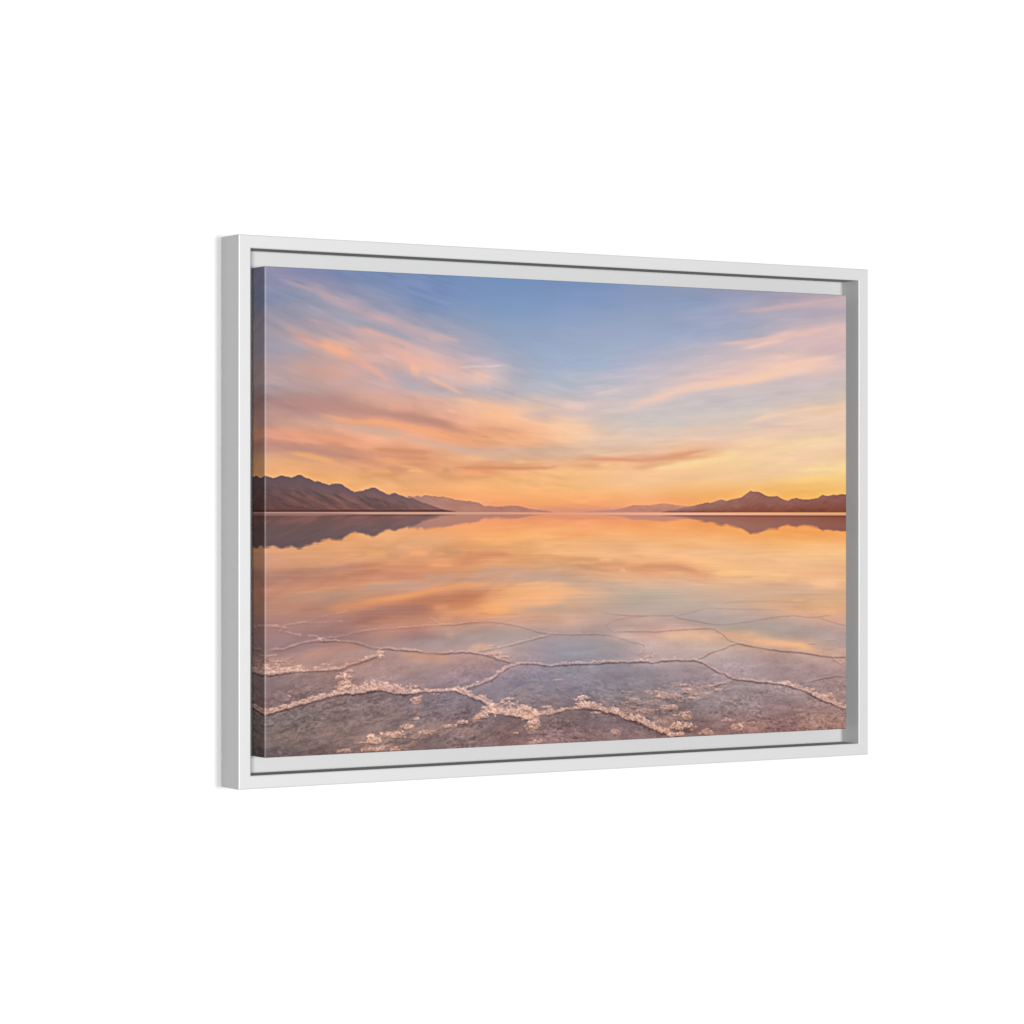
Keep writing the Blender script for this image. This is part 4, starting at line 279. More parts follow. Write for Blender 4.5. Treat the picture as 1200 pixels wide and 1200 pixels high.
 [144, 116, 116, 147, 118, 118, 150, 120, 119, 152, 120, 119, 151, 119, 116, 153, 118, 115, 155, 119, 115, 159, 122, 118, 166, 129, 123, 173, 135, 130, 175, 138, 133, 174, 138, 134, 172, 137, 133, 167, 133, 130, 161, 129, 127, 160, 128, 127, 162, 130, 129, 164, 131, 131, 165, 132, 132, 165, 132, 133, 165, 133, 135, 165, 133, 136, 164, 134, 137, 163, 136, 140, 162, 138, 144, 160, 138, 145, 155, 136, 145, 150, 134, 143, 148, 134, 144, 148, 135, 145, 149, 137, 146, 151, 140, 148, 154, 142, 149, 154, 141, 148, 153, 138, 144, 153, 136, 141, 158, 140, 143, 167, 146, 148, 174, 151, 151, 176, 152, 151, 176, 151, 148, 177, 150, 147, 178, 152, 148, 180, 154, 150, 183, 156, 153, 186, 159, 156, 188, 160, 158, 188, 160, 157, 187, 158, 155, 185, 156, 153, 182, 152, 148, 178, 147, 143, 177, 145, 140, 180, 147, 140, 185, 150, 142, 190, 153, 143, 192, 154, 142, 194, 154, 141, 196, 155, 140, 201, 156, 139, 204, 157, 138],
 [139, 114, 116, 141, 115, 116, 143, 116, 116, 144, 116, 115, 145, 115, 114, 146, 114, 112, 145, 112, 110, 147, 114, 110, 157, 122, 118, 168, 133, 129, 173, 138, 134, 171, 137, 134, 168, 135, 133, 164, 133, 132, 160, 130, 130, 159, 130, 130, 160, 131, 133, 161, 132, 134, 160, 131, 134, 159, 130, 133, 158, 130, 134, 160, 133, 138, 159, 134, 140, 156, 133, 140, 152, 132, 140, 150, 132, 141, 149, 134, 143, 147, 134, 144, 146, 134, 144, 145, 134, 143, 145, 134, 143, 147, 135, 144, 149, 137, 144, 149, 136, 143, 147, 133, 140, 146, 131, 137, 146, 130, 135, 149, 131, 135, 152, 133, 136, 156, 136, 138, 161, 139, 140, 164, 141, 141, 164, 140, 140, 165, 140, 140, 170, 144, 143, 178, 152, 150, 185, 157, 156, 187, 159, 158, 187, 158, 157, 185, 156, 154, 181, 151, 149, 175, 145, 143, 172, 141, 139, 173, 141, 138, 175, 143, 139, 179, 145, 140, 182, 147, 141, 185, 149, 141, 188, 150, 140, 192, 150, 139, 195, 151, 137],
 [142, 116, 117, 141, 114, 115, 141, 113, 113, 142, 114, 113, 144, 115, 114, 145, 115, 114, 143, 113, 110, 143, 112, 109, 151, 119, 116, 162, 130, 127, 167, 135, 132, 165, 134, 131, 163, 133, 131, 163, 133, 132, 163, 134, 134, 160, 132, 133, 156, 129, 130, 155, 127, 130, 156, 129, 132, 157, 131, 135, 156, 131, 136, 154, 131, 137, 152, 131, 137, 148, 130, 138, 145, 128, 137, 143, 128, 138, 144, 131, 140, 145, 133, 143, 145, 133, 143, 145, 133, 142, 144, 132, 141, 143, 130, 139, 142, 129, 137, 143, 129, 136, 145, 130, 137, 146, 131, 138, 147, 132, 137, 149, 132, 137, 150, 133, 137, 153, 134, 137, 156, 136, 139, 158, 137, 139, 159, 136, 138, 160, 136, 137, 163, 138, 139, 169, 143, 143, 175, 149, 148, 180, 153, 151, 183, 155, 154, 184, 155, 153, 180, 151, 149, 174, 144, 143, 169, 139, 138, 168, 138, 136, 169, 138, 137, 171, 139, 137, 175, 142, 139, 179, 145, 142, 182, 147, 143, 184, 147, 141, 185, 146, 139],
 [144, 114, 114, 142, 113, 112, 139, 110, 109, 139, 109, 108, 139, 110, 109, 140, 111, 110, 141, 113, 111, 142, 113, 112, 142, 114, 113, 143, 115, 115, 144, 116, 116, 143, 115, 115, 143, 116, 116, 147, 120, 121, 151, 125, 126, 152, 126, 128, 150, 124, 127, 148, 124, 126, 151, 127, 130, 154, 131, 134, 153, 131, 135, 149, 128, 133, 144, 126, 132, 143, 126, 133, 141, 126, 135, 140, 126, 135, 138, 125, 134, 137, 125, 134, 139, 127, 136, 142, 129, 138, 143, 130, 138, 143, 129, 137, 142, 128, 135, 142, 128, 134, 143, 128, 134, 144, 129, 135, 146, 130, 135, 148, 132, 136, 150, 133, 136, 152, 133, 137, 153, 134, 137, 155, 135, 137, 157, 135, 137, 158, 136, 137, 160, 137, 137, 162, 138, 138, 165, 140, 139, 170, 143, 142, 176, 149, 147, 179, 152, 150, 178, 149, 148, 173, 144, 143, 170, 140, 139, 170, 140, 138, 172, 141, 139, 173, 141, 140, 174, 142, 140, 175, 142, 140, 176, 142, 139, 175, 141, 137, 174, 139, 135],
 [129, 98, 99, 136, 106, 106, 143, 113, 113, 144, 116, 115, 143, 116, 114, 141, 114, 113, 139, 112, 111, 137, 111, 110, 136, 110, 111, 135, 110, 110, 133, 108, 110, 131, 107, 108, 130, 106, 108, 131, 108, 111, 135, 112, 116, 138, 117, 120, 142, 120, 124, 144, 122, 127, 144, 123, 127, 144, 123, 127, 144, 124, 129, 144, 124, 130, 143, 124, 130, 142, 124, 131, 141, 125, 132, 140, 125, 132, 139, 124, 132, 138, 124, 131, 138, 124, 132, 139, 125, 133, 140, 126, 133, 141, 127, 134, 142, 127, 133, 142, 127, 133, 142, 127, 132, 143, 127, 131, 145, 128, 132, 148, 130, 134, 150, 132, 135, 151, 132, 134, 152, 132, 134, 153, 133, 135, 156, 134, 136, 158, 136, 137, 160, 138, 138, 162, 139, 139, 163, 140, 139, 163, 139, 139, 163, 139, 138, 165, 140, 139, 167, 141, 140, 169, 142, 141, 170, 142, 141, 171, 142, 140, 173, 143, 140, 173, 142, 140, 173, 140, 138, 171, 139, 135, 170, 137, 133, 168, 135, 131, 166, 134, 129],
 [126, 101, 101, 130, 105, 105, 136, 111, 111, 139, 114, 113, 139, 114, 113, 138, 113, 112, 135, 110, 109, 132, 107, 107, 133, 109, 109, 136, 112, 113, 138, 113, 116, 138, 115, 117, 138, 114, 118, 134, 112, 116, 132, 111, 115, 134, 113, 118, 140, 120, 125, 143, 123, 129, 140, 120, 126, 136, 116, 122, 137, 117, 123, 141, 121, 127, 143, 124, 130, 143, 124, 130, 141, 123, 129, 141, 123, 129, 141, 123, 130, 140, 123, 130, 139, 123, 129, 138, 121, 128, 138, 121, 127, 139, 123, 128, 141, 124, 129, 142, 125, 130, 143, 126, 130, 144, 127, 130, 146, 128, 130, 148, 129, 131, 149, 130, 132, 149, 130, 132, 150, 130, 132, 151, 131, 132, 153, 132, 134, 155, 134, 135, 156, 135, 136, 158, 136, 137, 159, 137, 137, 158, 136, 136, 156, 134, 134, 156, 133, 132, 159, 135, 134, 163, 139, 138, 168, 142, 140, 170, 142, 140, 171, 142, 139, 171, 141, 138, 170, 138, 134, 167, 135, 130, 166, 133, 127, 166, 132, 126, 166, 133, 126],
 [126, 108, 109, 126, 108, 108, 126, 107, 106, 125, 105, 105, 124, 104, 103, 125, 104, 104, 129, 106, 106, 131, 108, 109, 132, 108, 110, 133, 109, 110, 134, 110, 112, 135, 111, 114, 136, 113, 116, 136, 114, 117, 135, 114, 118, 135, 115, 119, 138, 118, 123, 140, 120, 126, 135, 116, 122, 130, 111, 117, 132, 112, 118, 139, 119, 125, 144, 124, 129, 144, 124, 129, 142, 122, 127, 142, 121, 126, 142, 122, 127, 142, 122, 127, 140, 120, 125, 138, 118, 123, 137, 117, 122, 138, 119, 123, 140, 120, 124, 141, 121, 124, 142, 122, 124, 143, 123, 125, 145, 125, 127, 148, 128, 129, 149, 129, 130, 147, 128, 129, 146, 126, 127, 146, 126, 128, 148, 128, 130, 150, 130, 132, 151, 131, 133, 153, 132, 133, 153, 132, 133, 155, 133, 134, 156, 133, 134, 156, 134, 134, 157, 134, 134, 159, 135, 135, 160, 136, 135, 162, 136, 135, 163, 135, 134, 164, 135, 133, 165, 135, 132, 166, 135, 131, 166, 134, 129, 167, 134, 128, 167, 134, 128],
 [124, 110, 110, 124, 109, 109, 123, 108, 108, 122, 106, 106, 122, 103, 103, 123, 103, 103, 127, 106, 106, 131, 108, 109, 132, 109, 110, 132, 108, 110, 132, 108, 111, 132, 109, 112, 133, 111, 113, 136, 113, 116, 138, 116, 119, 138, 117, 120, 138, 116, 121, 136, 115, 120, 133, 112, 117, 129, 108, 113, 131, 110, 115, 138, 116, 121, 144, 121, 126, 145, 122, 126, 144, 121, 125, 144, 121, 125, 145, 122, 126, 145, 122, 126, 141, 118, 122, 135, 112, 116, 132, 110, 114, 134, 111, 115, 136, 114, 117, 138, 115, 118, 139, 116, 119, 140, 118, 119, 144, 121, 122, 148, 125, 126, 149, 127, 128, 145, 124, 125, 139, 120, 121, 138, 119, 120, 141, 122, 124, 145, 126, 128, 147, 128, 130, 148, 129, 130, 149, 129, 131, 151, 130, 131, 152, 130, 132, 153, 130, 132, 153, 130, 131, 153, 129, 130, 154, 129, 130, 156, 130, 130, 158, 131, 130, 160, 131, 130, 162, 133, 131, 165, 134, 132, 167, 136, 132, 168, 136, 131, 168, 135, 130],
 [120, 106, 106, 121, 106, 106, 121, 106, 106, 121, 105, 105, 122, 104, 104, 123, 104, 104, 127, 106, 106, 131, 108, 109, 133, 110, 110, 134, 111, 112, 134, 111, 112, 133, 110, 112, 133, 110, 112, 135, 112, 114, 136, 114, 117, 138, 115, 118, 138, 116, 119, 138, 116, 119, 137, 114, 119, 136, 112, 117, 135, 112, 116, 137, 113, 117, 139, 114, 119, 140, 115, 119, 141, 115, 119, 141, 116, 119, 143, 118, 121, 144, 118, 121, 139, 114, 117, 131, 107, 110, 127, 103, 107, 128, 104, 108, 130, 107, 111, 133, 109, 113, 135, 112, 115, 138, 114, 117, 140, 116, 119, 142, 119, 121, 143, 119, 121, 139, 116, 118, 134, 112, 113, 133, 112, 113, 137, 116, 118, 141, 121, 123, 143, 122, 125, 142, 122, 124, 143, 122, 124, 146, 124, 126, 149, 126, 128, 151, 127, 129, 151, 126, 128, 149, 124, 126, 150, 123, 125, 152, 124, 126, 156, 127, 128, 159, 129, 130, 161, 131, 130, 162, 131, 130, 164, 132, 130, 166, 134, 131, 167, 134, 131],
 [119, 104, 105, 119, 103, 104, 119, 103, 103, 120, 103, 103, 122, 104, 104, 125, 105, 105, 128, 106, 106, 131, 108, 108, 136, 112, 111, 140, 115, 115, 141, 116, 116, 138, 114, 114, 136, 112, 113, 136, 112, 114, 136, 113, 115, 136, 113, 115, 135, 112, 115, 135, 112, 115, 135, 112, 116, 136, 112, 116, 135, 111, 115, 134, 109, 113, 133, 108, 112, 134, 108, 112, 135, 108, 112, 135, 109, 112, 136, 110, 113, 136, 110, 113, 133, 108, 111, 129, 105, 108, 127, 103, 107, 127, 104, 108, 129, 106, 111, 130, 107, 112, 131, 108, 112, 132, 109, 113, 135, 112, 115, 139, 115, 118, 139, 115, 118, 136, 112, 114, 131, 107, 110, 131, 107, 109, 134, 111, 113, 139, 116, 118, 140, 117, 119, 138, 114, 117, 136, 112, 115, 140, 116, 118, 147, 122, 124, 152, 126, 128, 152, 124, 127, 149, 120, 123, 147, 118, 120, 148, 118, 120, 150, 120, 121, 153, 122, 123, 156, 124, 124, 158, 126, 125, 160, 128, 126, 163, 130, 127, 164, 131, 128],
 [120, 103, 105, 118, 102, 103, 117, 100, 101, 118, 100, 101, 121, 102, 103, 125, 104, 104, 129, 107, 106, 133, 109, 109, 137, 112, 111, 140, 115, 114, 142, 117, 115, 142, 117, 116, 140, 115, 115, 137, 113, 113, 134, 111, 112, 133, 110, 112, 132, 109, 111, 130, 108, 111, 130, 107, 111, 130, 107, 111, 130, 106, 110, 129, 105, 109, 129, 104, 108, 131, 105, 109, 134, 107, 110, 135, 108, 111, 136, 109, 112, 136, 109, 112, 132, 106, 109, 127, 102, 105, 125, 100, 104, 126, 102, 107, 128, 105, 110, 128, 106, 111, 128, 105, 110, 129, 105, 111, 132, 108, 113, 136, 112, 117, 139, 114, 118, 137, 112, 115, 133, 108, 110, 132, 107, 109, 134, 108, 110, 137, 111, 113, 140, 113, 114, 142, 114, 116, 143, 114, 116, 144, 115, 118, 147, 118, 120, 150, 119, 121, 149, 118, 120, 146, 115, 117, 145, 113, 115, 146, 113, 115, 148, 115, 116, 150, 117, 117, 152, 119, 118, 155, 121, 119, 157, 123, 120, 159, 126, 122, 161, 127, 123],
 [117, 101, 103, 117, 101, 103, 117, 100, 102, 117, 98, 100, 116, 96, 98, 119, 98, 99, 126, 103, 103, 132, 107, 107, 137, 112, 110, 141, 115, 113, 142, 116, 114, 142, 117, 115, 140, 116, 115, 135, 112, 112, 130, 107, 108, 128, 106, 108, 129, 108, 110, 130, 108, 110, 128, 106, 109, 127, 104, 107, 127, 103, 106, 127, 102, 105, 128, 101, 105, 129, 102, 105, 132, 103, 106, 134, 105, 108, 137, 108, 111, 138, 109, 112, 135, 106, 109, 128, 101, 104, 125, 98, 102, 125, 100, 104, 128, 103, 108, 129, 104, 109, 129, 104, 110, 129, 105, 110, 132, 107, 112, 135, 110, 114, 136, 111, 115, 134, 109, 111, 131, 105, 107, 131, 104, 105, 133, 106, 106, 136, 108, 108, 139, 109, 110, 143, 112, 112, 145, 114, 115, 147, 114, 115, 147, 114, 115, 147, 113, 114, 145, 111, 112, 143, 108, 109, 142, 107, 108, 145, 110, 110, 149, 114, 113, 152, 117, 115, 154, 118, 116, 156, 120, 117, 158, 122, 118, 160, 124, 119, 161, 125, 120],
 [109, 95, 97, 111, 96, 98, 113, 97, 99, 114, 95, 97, 113, 92, 94, 115, 93, 94, 121, 98, 98, 129, 104, 104, 136, 110, 109, 141, 115, 113, 142, 116, 114, 138, 113, 111, 134, 109, 108, 129, 105, 105, 124, 101, 102, 123, 100, 102, 125, 103, 105, 126, 104, 107, 127, 104, 106, 126, 103, 105, 126, 102, 104, 126, 101, 104, 127, 100, 103, 128, 100, 102, 130, 100, 102, 133, 102, 104, 138, 106, 108, 141, 110, 111, 140, 109, 111, 135, 105, 108, 132, 102, 106, 129, 101, 105, 128, 101, 106, 129, 102, 107, 130, 103, 109, 132, 105, 110, 134, 107, 113, 137, 111, 115, 138, 112, 115, 134, 108, 110, 130, 104, 105, 129, 102, 103, 132, 104, 104, 136, 106, 106, 138, 107, 107, 140, 108, 107, 142, 109, 108, 145, 110, 109, 147, 111, 111, 147, 111, 111, 144, 108, 108, 140, 103, 103, 139, 102, 101, 141, 104, 102, 145, 108, 106, 149, 111, 108, 152, 114, 110, 155, 116, 112, 157, 118, 113, 159, 121, 115, 161, 123, 117],
 [105, 91, 93, 106, 92, 94, 109, 93, 95, 110, 93, 95, 111, 92, 94, 114, 93, 94, 120, 97, 97, 126, 101, 101, 131, 105, 104, 135, 109, 107, 137, 111, 109, 136, 110, 109, 133, 108, 107, 127, 103, 103, 122, 99, 100, 120, 98, 99, 122, 100, 102, 124, 101, 104, 125, 102, 105, 126, 103, 105, 127, 102, 105, 127, 101, 104, 128, 100, 103, 129, 100, 102, 131, 100, 102, 134, 102, 103, 139, 106, 108, 142, 109, 111, 141, 109, 111, 137, 106, 108, 134, 103, 107, 131, 101, 106, 129, 100, 105, 129, 100, 106, 131, 102, 109, 134, 105, 111, 137, 108, 114, 141, 112, 117, 142, 114, 117, 137, 110, 112, 132, 104, 105, 130, 102, 102, 133, 104, 103, 136, 106, 105, 139, 107, 106, 141, 108, 107, 143, 108, 107, 145, 109, 108, 147, 110, 109, 148, 110, 109, 145, 106, 106, 140, 102, 101, 137, 99, 98, 139, 100, 98, 142, 104, 101, 146, 107, 103, 149, 110, 105, 152, 112, 107, 155, 115, 108, 158, 118, 111, 160, 120, 113],
]
RIDGE_LEFT_FAR = '335.0,466.2 349.4,467.9 357.7,465.8 368.0,467.9 374.2,464.8 380.5,464.3 390.8,466.0 405.4,466.9 422.1,467.7 434.7,470.0 447.2,473.1 464.1,475.7 480.9,476.6 495.7,477.5 506.3,479.3 514.8,483.8 523.3,488.0 536.1,486.5 548.9,488.3 561.7,488.3 574.6,486.6 591.8,486.1 604.7,486.1 617.6,488.2 634.9,491.9 652.3,494.6 669.7,496.5 678.5,497.4 695.9,499.8'
RIDGE_LEFT = '-0.8,425.5 5.0,427.2 10.9,429.3 17.7,430.3 26.4,428.8 36.2,425.3 42.1,425.8 51.8,427.8 61.6,429.1 67.5,427.7 75.4,423.8 79.3,422.9 85.2,425.0 95.1,430.2 101.0,431.0 108.9,434.4 114.9,437.0 124.8,437.3 134.7,440.4 146.7,444.4 154.6,442.6 162.6,440.8 170.6,442.0 176.6,442.5 184.6,447.2 194.7,452.5 200.7,456.0 206.7,458.6 216.8,456.8 228.9,455.0 237.0,452.3 245.1,450.5 253.2,448.5 259.3,451.1 267.4,455.7 277.6,459.2 289.9,463.7 298.0,460.1 302.1,459.5 308.3,461.8 318.5,465.3 332.9,469.8 345.3,470.6 355.6,474.2 366.0,478.6 380.5,482.2 397.1,486.7 411.7,492.0 422.1,494.7 438.9,497.4 453.5,499.8'
RIDGE_RIGHT_FAR = '766.4,499.8 810.9,497.5 837.8,495.5 860.2,493.6 878.3,490.8 896.4,487.6 905.4,485.1 919.0,484.2 935.0,485.1 950.9,484.7 964.7,483.2 973.8,481.3 983.0,480.3 996.8,481.3 1010.6,483.1 1024.5,485.0 1038.4,485.9 1052.3,486.9 1066.3,488.7 1108.3,494.4 1155.4,499.8'
RIDGE_RIGHT = '980.7,499.8 1003.7,496.4 1022.2,493.5 1045.4,489.7 1068.6,485.9 1084.9,483.0 1096.6,479.8 1108.3,478.2 1115.4,479.7 1127.1,476.3 1136.5,473.4 1146.0,472.0 1153.0,473.9 1157.8,475.3 1169.6,472.0 1183.8,469.5 1198.1,467.5 1207.6,462.7 1217.1,457.1 1225.3,451.6 1233.9,453.9 1248.2,454.3 1255.4,456.7 1267.5,462.5 1279.5,464.4 1291.6,464.3 1301.2,463.9 1308.5,467.2 1318.2,471.1 1330.3,474.5 1342.5,470.0 1354.7,467.5 1366.9,470.0 1379.1,471.9 1396.3,470.9 1415.9,467.9 1425.8,463.0 1430.7,460.0 1438.2,462.4 1448.1,462.9 1460.4,459.9 1470.4,460.9 1482.8,458.9 1500.3,458.8'
SKY_STREAKS = [
 ('87.2,101.5 126.8,110.6 166.6,118.1 206.7,130.9', 4.3, (198, 162, 160), 0.50),
 ('206.7,118.5 257.3,127.4 308.3,140.0 359.7,156.3', 4.3, (220, 172, 162), 0.50),
 ('233.0,87.5 267.4,96.9 308.3,108.0', 3.1, (204, 170, 176), 0.60),
 ('376.3,130.7 422.1,132.9 474.6,136.6', 3.9, (208, 178, 176), 0.50),
 ('443.0,186.3 506.3,175.5 553.2,172.4', 2.9, (204, 184, 190), 0.40),
 ('417.9,210.4 474.6,219.8 538.2,223.8', 5.8, (230, 188, 176), 0.50),
 ('206.7,130.9 257.3,141.6 298.0,151.1', 4.5, (158, 162, 180), 0.50),
 ('142.7,90.8 196.7,101.2 247.1,113.6', 5.5, (152, 160, 178), 0.50),
 ('237.0,117.5 298.0,127.9 359.7,140.2', 3.9, (156, 162, 182), 0.50),
 ('10.9,161.5 57.7,165.3 101.0,174.5', 4.5, (160, 158, 174), 0.50),
 ('192.7,191.3 237.0,206.1 281.7,224.5', 3.9, (188, 168, 174), 0.50),
 ('298.0,225.9 359.7,242.3 411.7,248.3 474.6,256.0', 5.8, (182, 174, 182), 0.50),
 ('464.1,232.7 527.6,236.7 570.3,237.6', 4.5, (178, 178, 192), 0.60),
 ('3.1,347.4 67.5,351.8 146.7,359.5', 2.7, (232, 164, 124), 0.50),
 ('18.6,357.6 97.1,363.6 176.6,373.3 247.1,383.1', 3.1, (200, 146, 122), 0.50),
 ('166.6,361.0 237.0,363.7 308.3,370.0', 3.1, (236, 166, 124), 0.55),
 ('247.1,390.2 318.5,394.9 390.8,392.4', 2.9, (230, 160, 112), 0.50),
 ('411.7,385.0 474.6,388.0 538.2,387.4', 2.7, (242, 180, 128), 0.55),
 ('-0.8,392.6 57.7,397.3 126.8,407.1', 3.1, (230, 170, 112), 0.50),
 ('318.5,343.1 380.5,353.0 443.0,364.9 516.9,374.9', 3.5, (204, 176, 160), 0.50),
 ('495.7,319.0 570.3,326.9 645.8,331.3', 3.9, (232, 166, 128), 0.45),
 ('495.7,340.7 591.8,348.5 689.4,347.3', 3.1, (248, 182, 130), 0.50),
 ('559.6,363.5 656.7,369.7 722.3,376.4', 4.3, (212, 178, 156), 0.50),
 ('570.3,394.4 678.5,389.7 777.5,398.1', 2.7, (244, 184, 134), 0.50),
 ('667.5,373.3 733.3,365.2 799.8,360.7', 2.9, (220, 182, 160), 0.40),
 ('799.8,351.4 900.9,344.6 992.2,337.7', 2.9, (230, 200, 180), 0.40),
 ('799.8,277.1 878.3,279.4 957.8,274.1', 2.5, (221, 198, 194), 0.50),
 ('1003.7,209.0 1084.9,195.6 1155.4,186.2 1238.7,168.7', 2.7, (226, 194, 192), 0.45),
 ('1061.6,158.2 1155.4,148.0 1262.6,137.2', 2.7, (206, 188, 192), 0.40),
 ('1226.7,317.3 1323.0,312.0 1420.9,304.6 1500.3,301.4', 2.7, (240, 204, 180), 0.40),
 ('14.7,17.2 67.5,32.4 116.9,40.9 146.7,57.2 176.6,68.4 206.7,76.1 237.0,89.1 277.6,98.3 339.1,117.6 401.2,133.5 464.1,144.2', 7.0, (200, 166, 168), 0.45),
 ('126.8,56.3 152.6,60.5', 5.8, (188, 156, 166), 0.50),
 ('257.3,97.3 287.8,99.8', 4.9, (196, 168, 174), 0.50),
 ('380.5,134.2 426.3,136.3', 6.8, (200, 174, 174), 0.50),
 ('38.1,122.4 77.4,135.1 107.0,146.4 136.7,152.4', 6.8, (196, 158, 154), 0.50),
 ('57.7,139.2 87.2,148.7 116.9,156.6 146.7,162.7 176.6,168.8 200.7,178.7 226.9,195.7 257.3,209.1 287.8,227.9', 4.7, (234, 168, 142), 0.50),
 ('120.8,154.7 146.7,160.9 176.6,168.8 208.7,180.3', 8.2, (244, 174, 138), 0.70),
 ('47.9,160.4 77.4,171.7 101.0,181.5', 3.9, (168, 160, 172), 0.40),
 ('208.7,180.3 241.1,197.1 269.5,214.1 298.0,231.2', 4.3, (232, 172, 154), 0.55),
 ('186.6,122.7 226.9,132.0 277.6,146.3 314.4,168.4 343.2,190.8 374.2,207.9', 9.8, (232, 176, 160), 0.45),
 ('335.0,198.2 370.1,208.0', 7.8, (248, 184, 154), 0.60),
 ('306.2,165.1 349.4,179.9 386.7,191.4 422.1,197.7', 11.7, (240, 180, 156), 0.50),
 ('257.3,152.3 318.5,164.7 359.7,177.8', 5.8, (232, 176, 160), 0.40),
 ('287.8,210.1 328.8,225.1 370.1,242.1', 7.8, (176, 168, 178), 0.55),
 ('376.3,215.0 411.7,226.7 443.0,238.6 476.7,254.1', 3.9, (238, 184, 164), 0.70),
 ('447.2,195.2 495.7,190.3 538.2,189.8 583.2,185.5', 1.9, (220, 200, 204), 0.60),
 ('485.1,203.3 527.6,213.1 544.6,223.6', 9.8, (236, 192, 172), 0.55),
 ('216.8,174.7 176.6,190.0 116.9,184.6 57.7,181.0 14.7,180.5', 4.9, (200, 160, 154), 0.35),
 ('57.7,193.2 116.9,205.6 176.6,212.9 206.7,217.4', 5.8, (208, 158, 140), 0.50),
 ('432.6,262.3 474.6,263.2 516.9,271.4 570.3,281.3 613.3,286.0 678.5,297.7', 5.1, (248, 192, 154), 0.65),
 ('506.3,289.8 559.6,296.1 602.5,300.9', 9.8, (252, 192, 144), 0.50),
 ('602.5,289.9 645.8,291.0 700.3,291.8', 4.3, (196, 182, 184), 0.50),
 ('678.5,305.1 744.3,315.1 810.9,323.4', 6.8, (252, 202, 160), 0.50),
 ('-0.8,271.2 77.4,280.0 156.6,285.5 216.8,287.9 277.6,293.9 339.1,301.7 401.2,313.2 453.5,325.0 506.3,333.3', 7.8, (186, 138, 128), 0.55),
 ('116.9,296.8 166.6,306.5 206.7,312.8 257.3,315.6 318.5,321.7 380.5,331.5 443.0,345.0 506.3,356.9 570.3,365.2', 4.7, (244, 166, 120), 0.68),
 ('277.6,281.5 328.8,282.3 359.7,283.5', 4.9, (236, 166, 140), 0.50),
 ('176.6,323.9 237.0,328.3 298.0,336.3 339.1,342.8', 6.2, (204, 172, 152), 0.60),
 ('422.1,356.1 485.1,368.0 548.9,376.4 613.3,373.9', 7.8, (212, 176, 156), 0.50),
 ('-0.8,330.1 57.7,336.2 116.9,344.1 176.6,348.6 237.0,354.9', 4.7, (230, 156, 116), 0.55),
 ('8.9,363.0 97.1,370.6 176.6,382.1 216.8,390.5', 5.5, (188, 140, 122), 0.55),
 ('47.9,378.2 97.1,384.6 136.7,393.0 180.6,403.2', 4.3, (238, 172, 108), 0.70),
 ('237.0,370.8 318.5,373.5 401.2,376.1', 4.3, (208, 142, 104), 0.60),
 ('226.9,415.2 267.4,413.1 308.3,416.4', 3.5, (238, 172, 112), 0.60),
 ('277.6,404.1 308.3,409.2 349.4,408.9', 4.7, (204, 148, 112), 0.60),
 ('326.8,412.6 349.4,413.4 380.5,415.8', 2.7, (244, 176, 116), 0.80),
 ('308.3,403.9 339.1,405.4 370.1,408.7', 2.1, (236, 176, 128), 0.60),
 ('411.7,413.8 443.0,411.8', 4.9, (208, 152, 112), 0.60),
 ('432.6,407.3 506.3,405.8 591.8,407.0 678.5,404.5 722.3,398.6', 3.3, (212, 144, 106), 0.75),
 ('474.6,417.0 523.3,418.4', 3.5, (248, 164, 110), 0.70),
 ('464.1,426.1 548.9,427.3', 2.3, (220, 160, 112), 0.50),
 ('591.8,390.5 630.6,392.0', 2.7, (248, 184, 136), 0.60),
 ('464.1,384.5 531.8,385.6', 3.9, (244, 186, 132), 0.50),
 ('793.1,245.6 837.8,237.2 882.8,228.7', 2.7, (220, 202, 198), 0.45),
 ('711.3,269.5 788.6,271.7', 4.7, (236, 200, 188), 0.60),
 ('896.4,189.1 957.8,183.7 1015.3,174.7', 3.9, (204, 188, 196), 0.40),
 ('860.2,266.6 912.2,263.7 980.7,247.3 1038.4,227.1 1108.3,214.1 1179.1,204.8 1250.6,191.5 1323.0,176.2 1396.3,160.6 1500.3,134.2', 8.2, (244, 202, 182), 0.75),
 ('1131.8,213.6 1202.8,206.2 1274.7,192.9 1347.3,175.5', 4.3, (250, 203, 174), 0.60),
 ('889.6,271.7 923.6,269.1', 2.3, (232, 198, 192), 0.60),
 ('1038.4,238.5 1108.3,233.2 1179.1,224.0 1250.6,216.6 1347.3,196.9 1420.9,181.4', 5.1, (200, 190, 196), 0.60),
 ('1113.0,126.3 1202.8,117.8 1274.7,107.8 1371.8,93.1 1433.2,81.3 1500.3,69.2', 4.7, (232, 192, 182), 0.70),
 ('1198.1,133.3 1238.7,126.3 1274.7,117.5 1335.2,107.9', 3.5, (240, 198, 186), 0.75),
 ('1226.7,138.2 1298.8,130.3 1371.8,122.3', 3.5, (204, 188, 190), 0.50),
 ('1183.8,47.4 1250.6,43.0 1347.3,29.7 1420.9,17.2 1495.3,6.5', 3.9, (208, 178, 178), 0.65),
 ('1226.7,57.4 1323.0,48.1 1420.9,38.7 1495.3,32.0', 3.5, (174, 168, 186), 0.40),
 ('1190.9,302.4 1274.7,283.7 1347.3,268.8 1420.9,259.7 1500.3,252.2', 3.3, (246, 208, 180), 0.75),
 ('1274.7,301.1 1347.3,298.0 1384.0,291.5 1445.6,278.8 1500.3,271.9', 2.5, (246, 206, 184), 0.70),
 ('1262.6,293.6 1298.8,291.0 1347.3,284.4', 2.5, (216, 196, 190), 0.40),
 ('1233.9,296.0 1262.6,293.6', 2.3, (242, 200, 180), 0.60),
 ('1015.3,322.3 1108.3,315.2 1179.1,308.4', 3.9, (236, 200, 176), 0.50),
 ('1262.6,334.1 1347.3,329.1 1420.9,326.1 1500.3,319.1', 2.9, (232, 200, 168), 0.40),
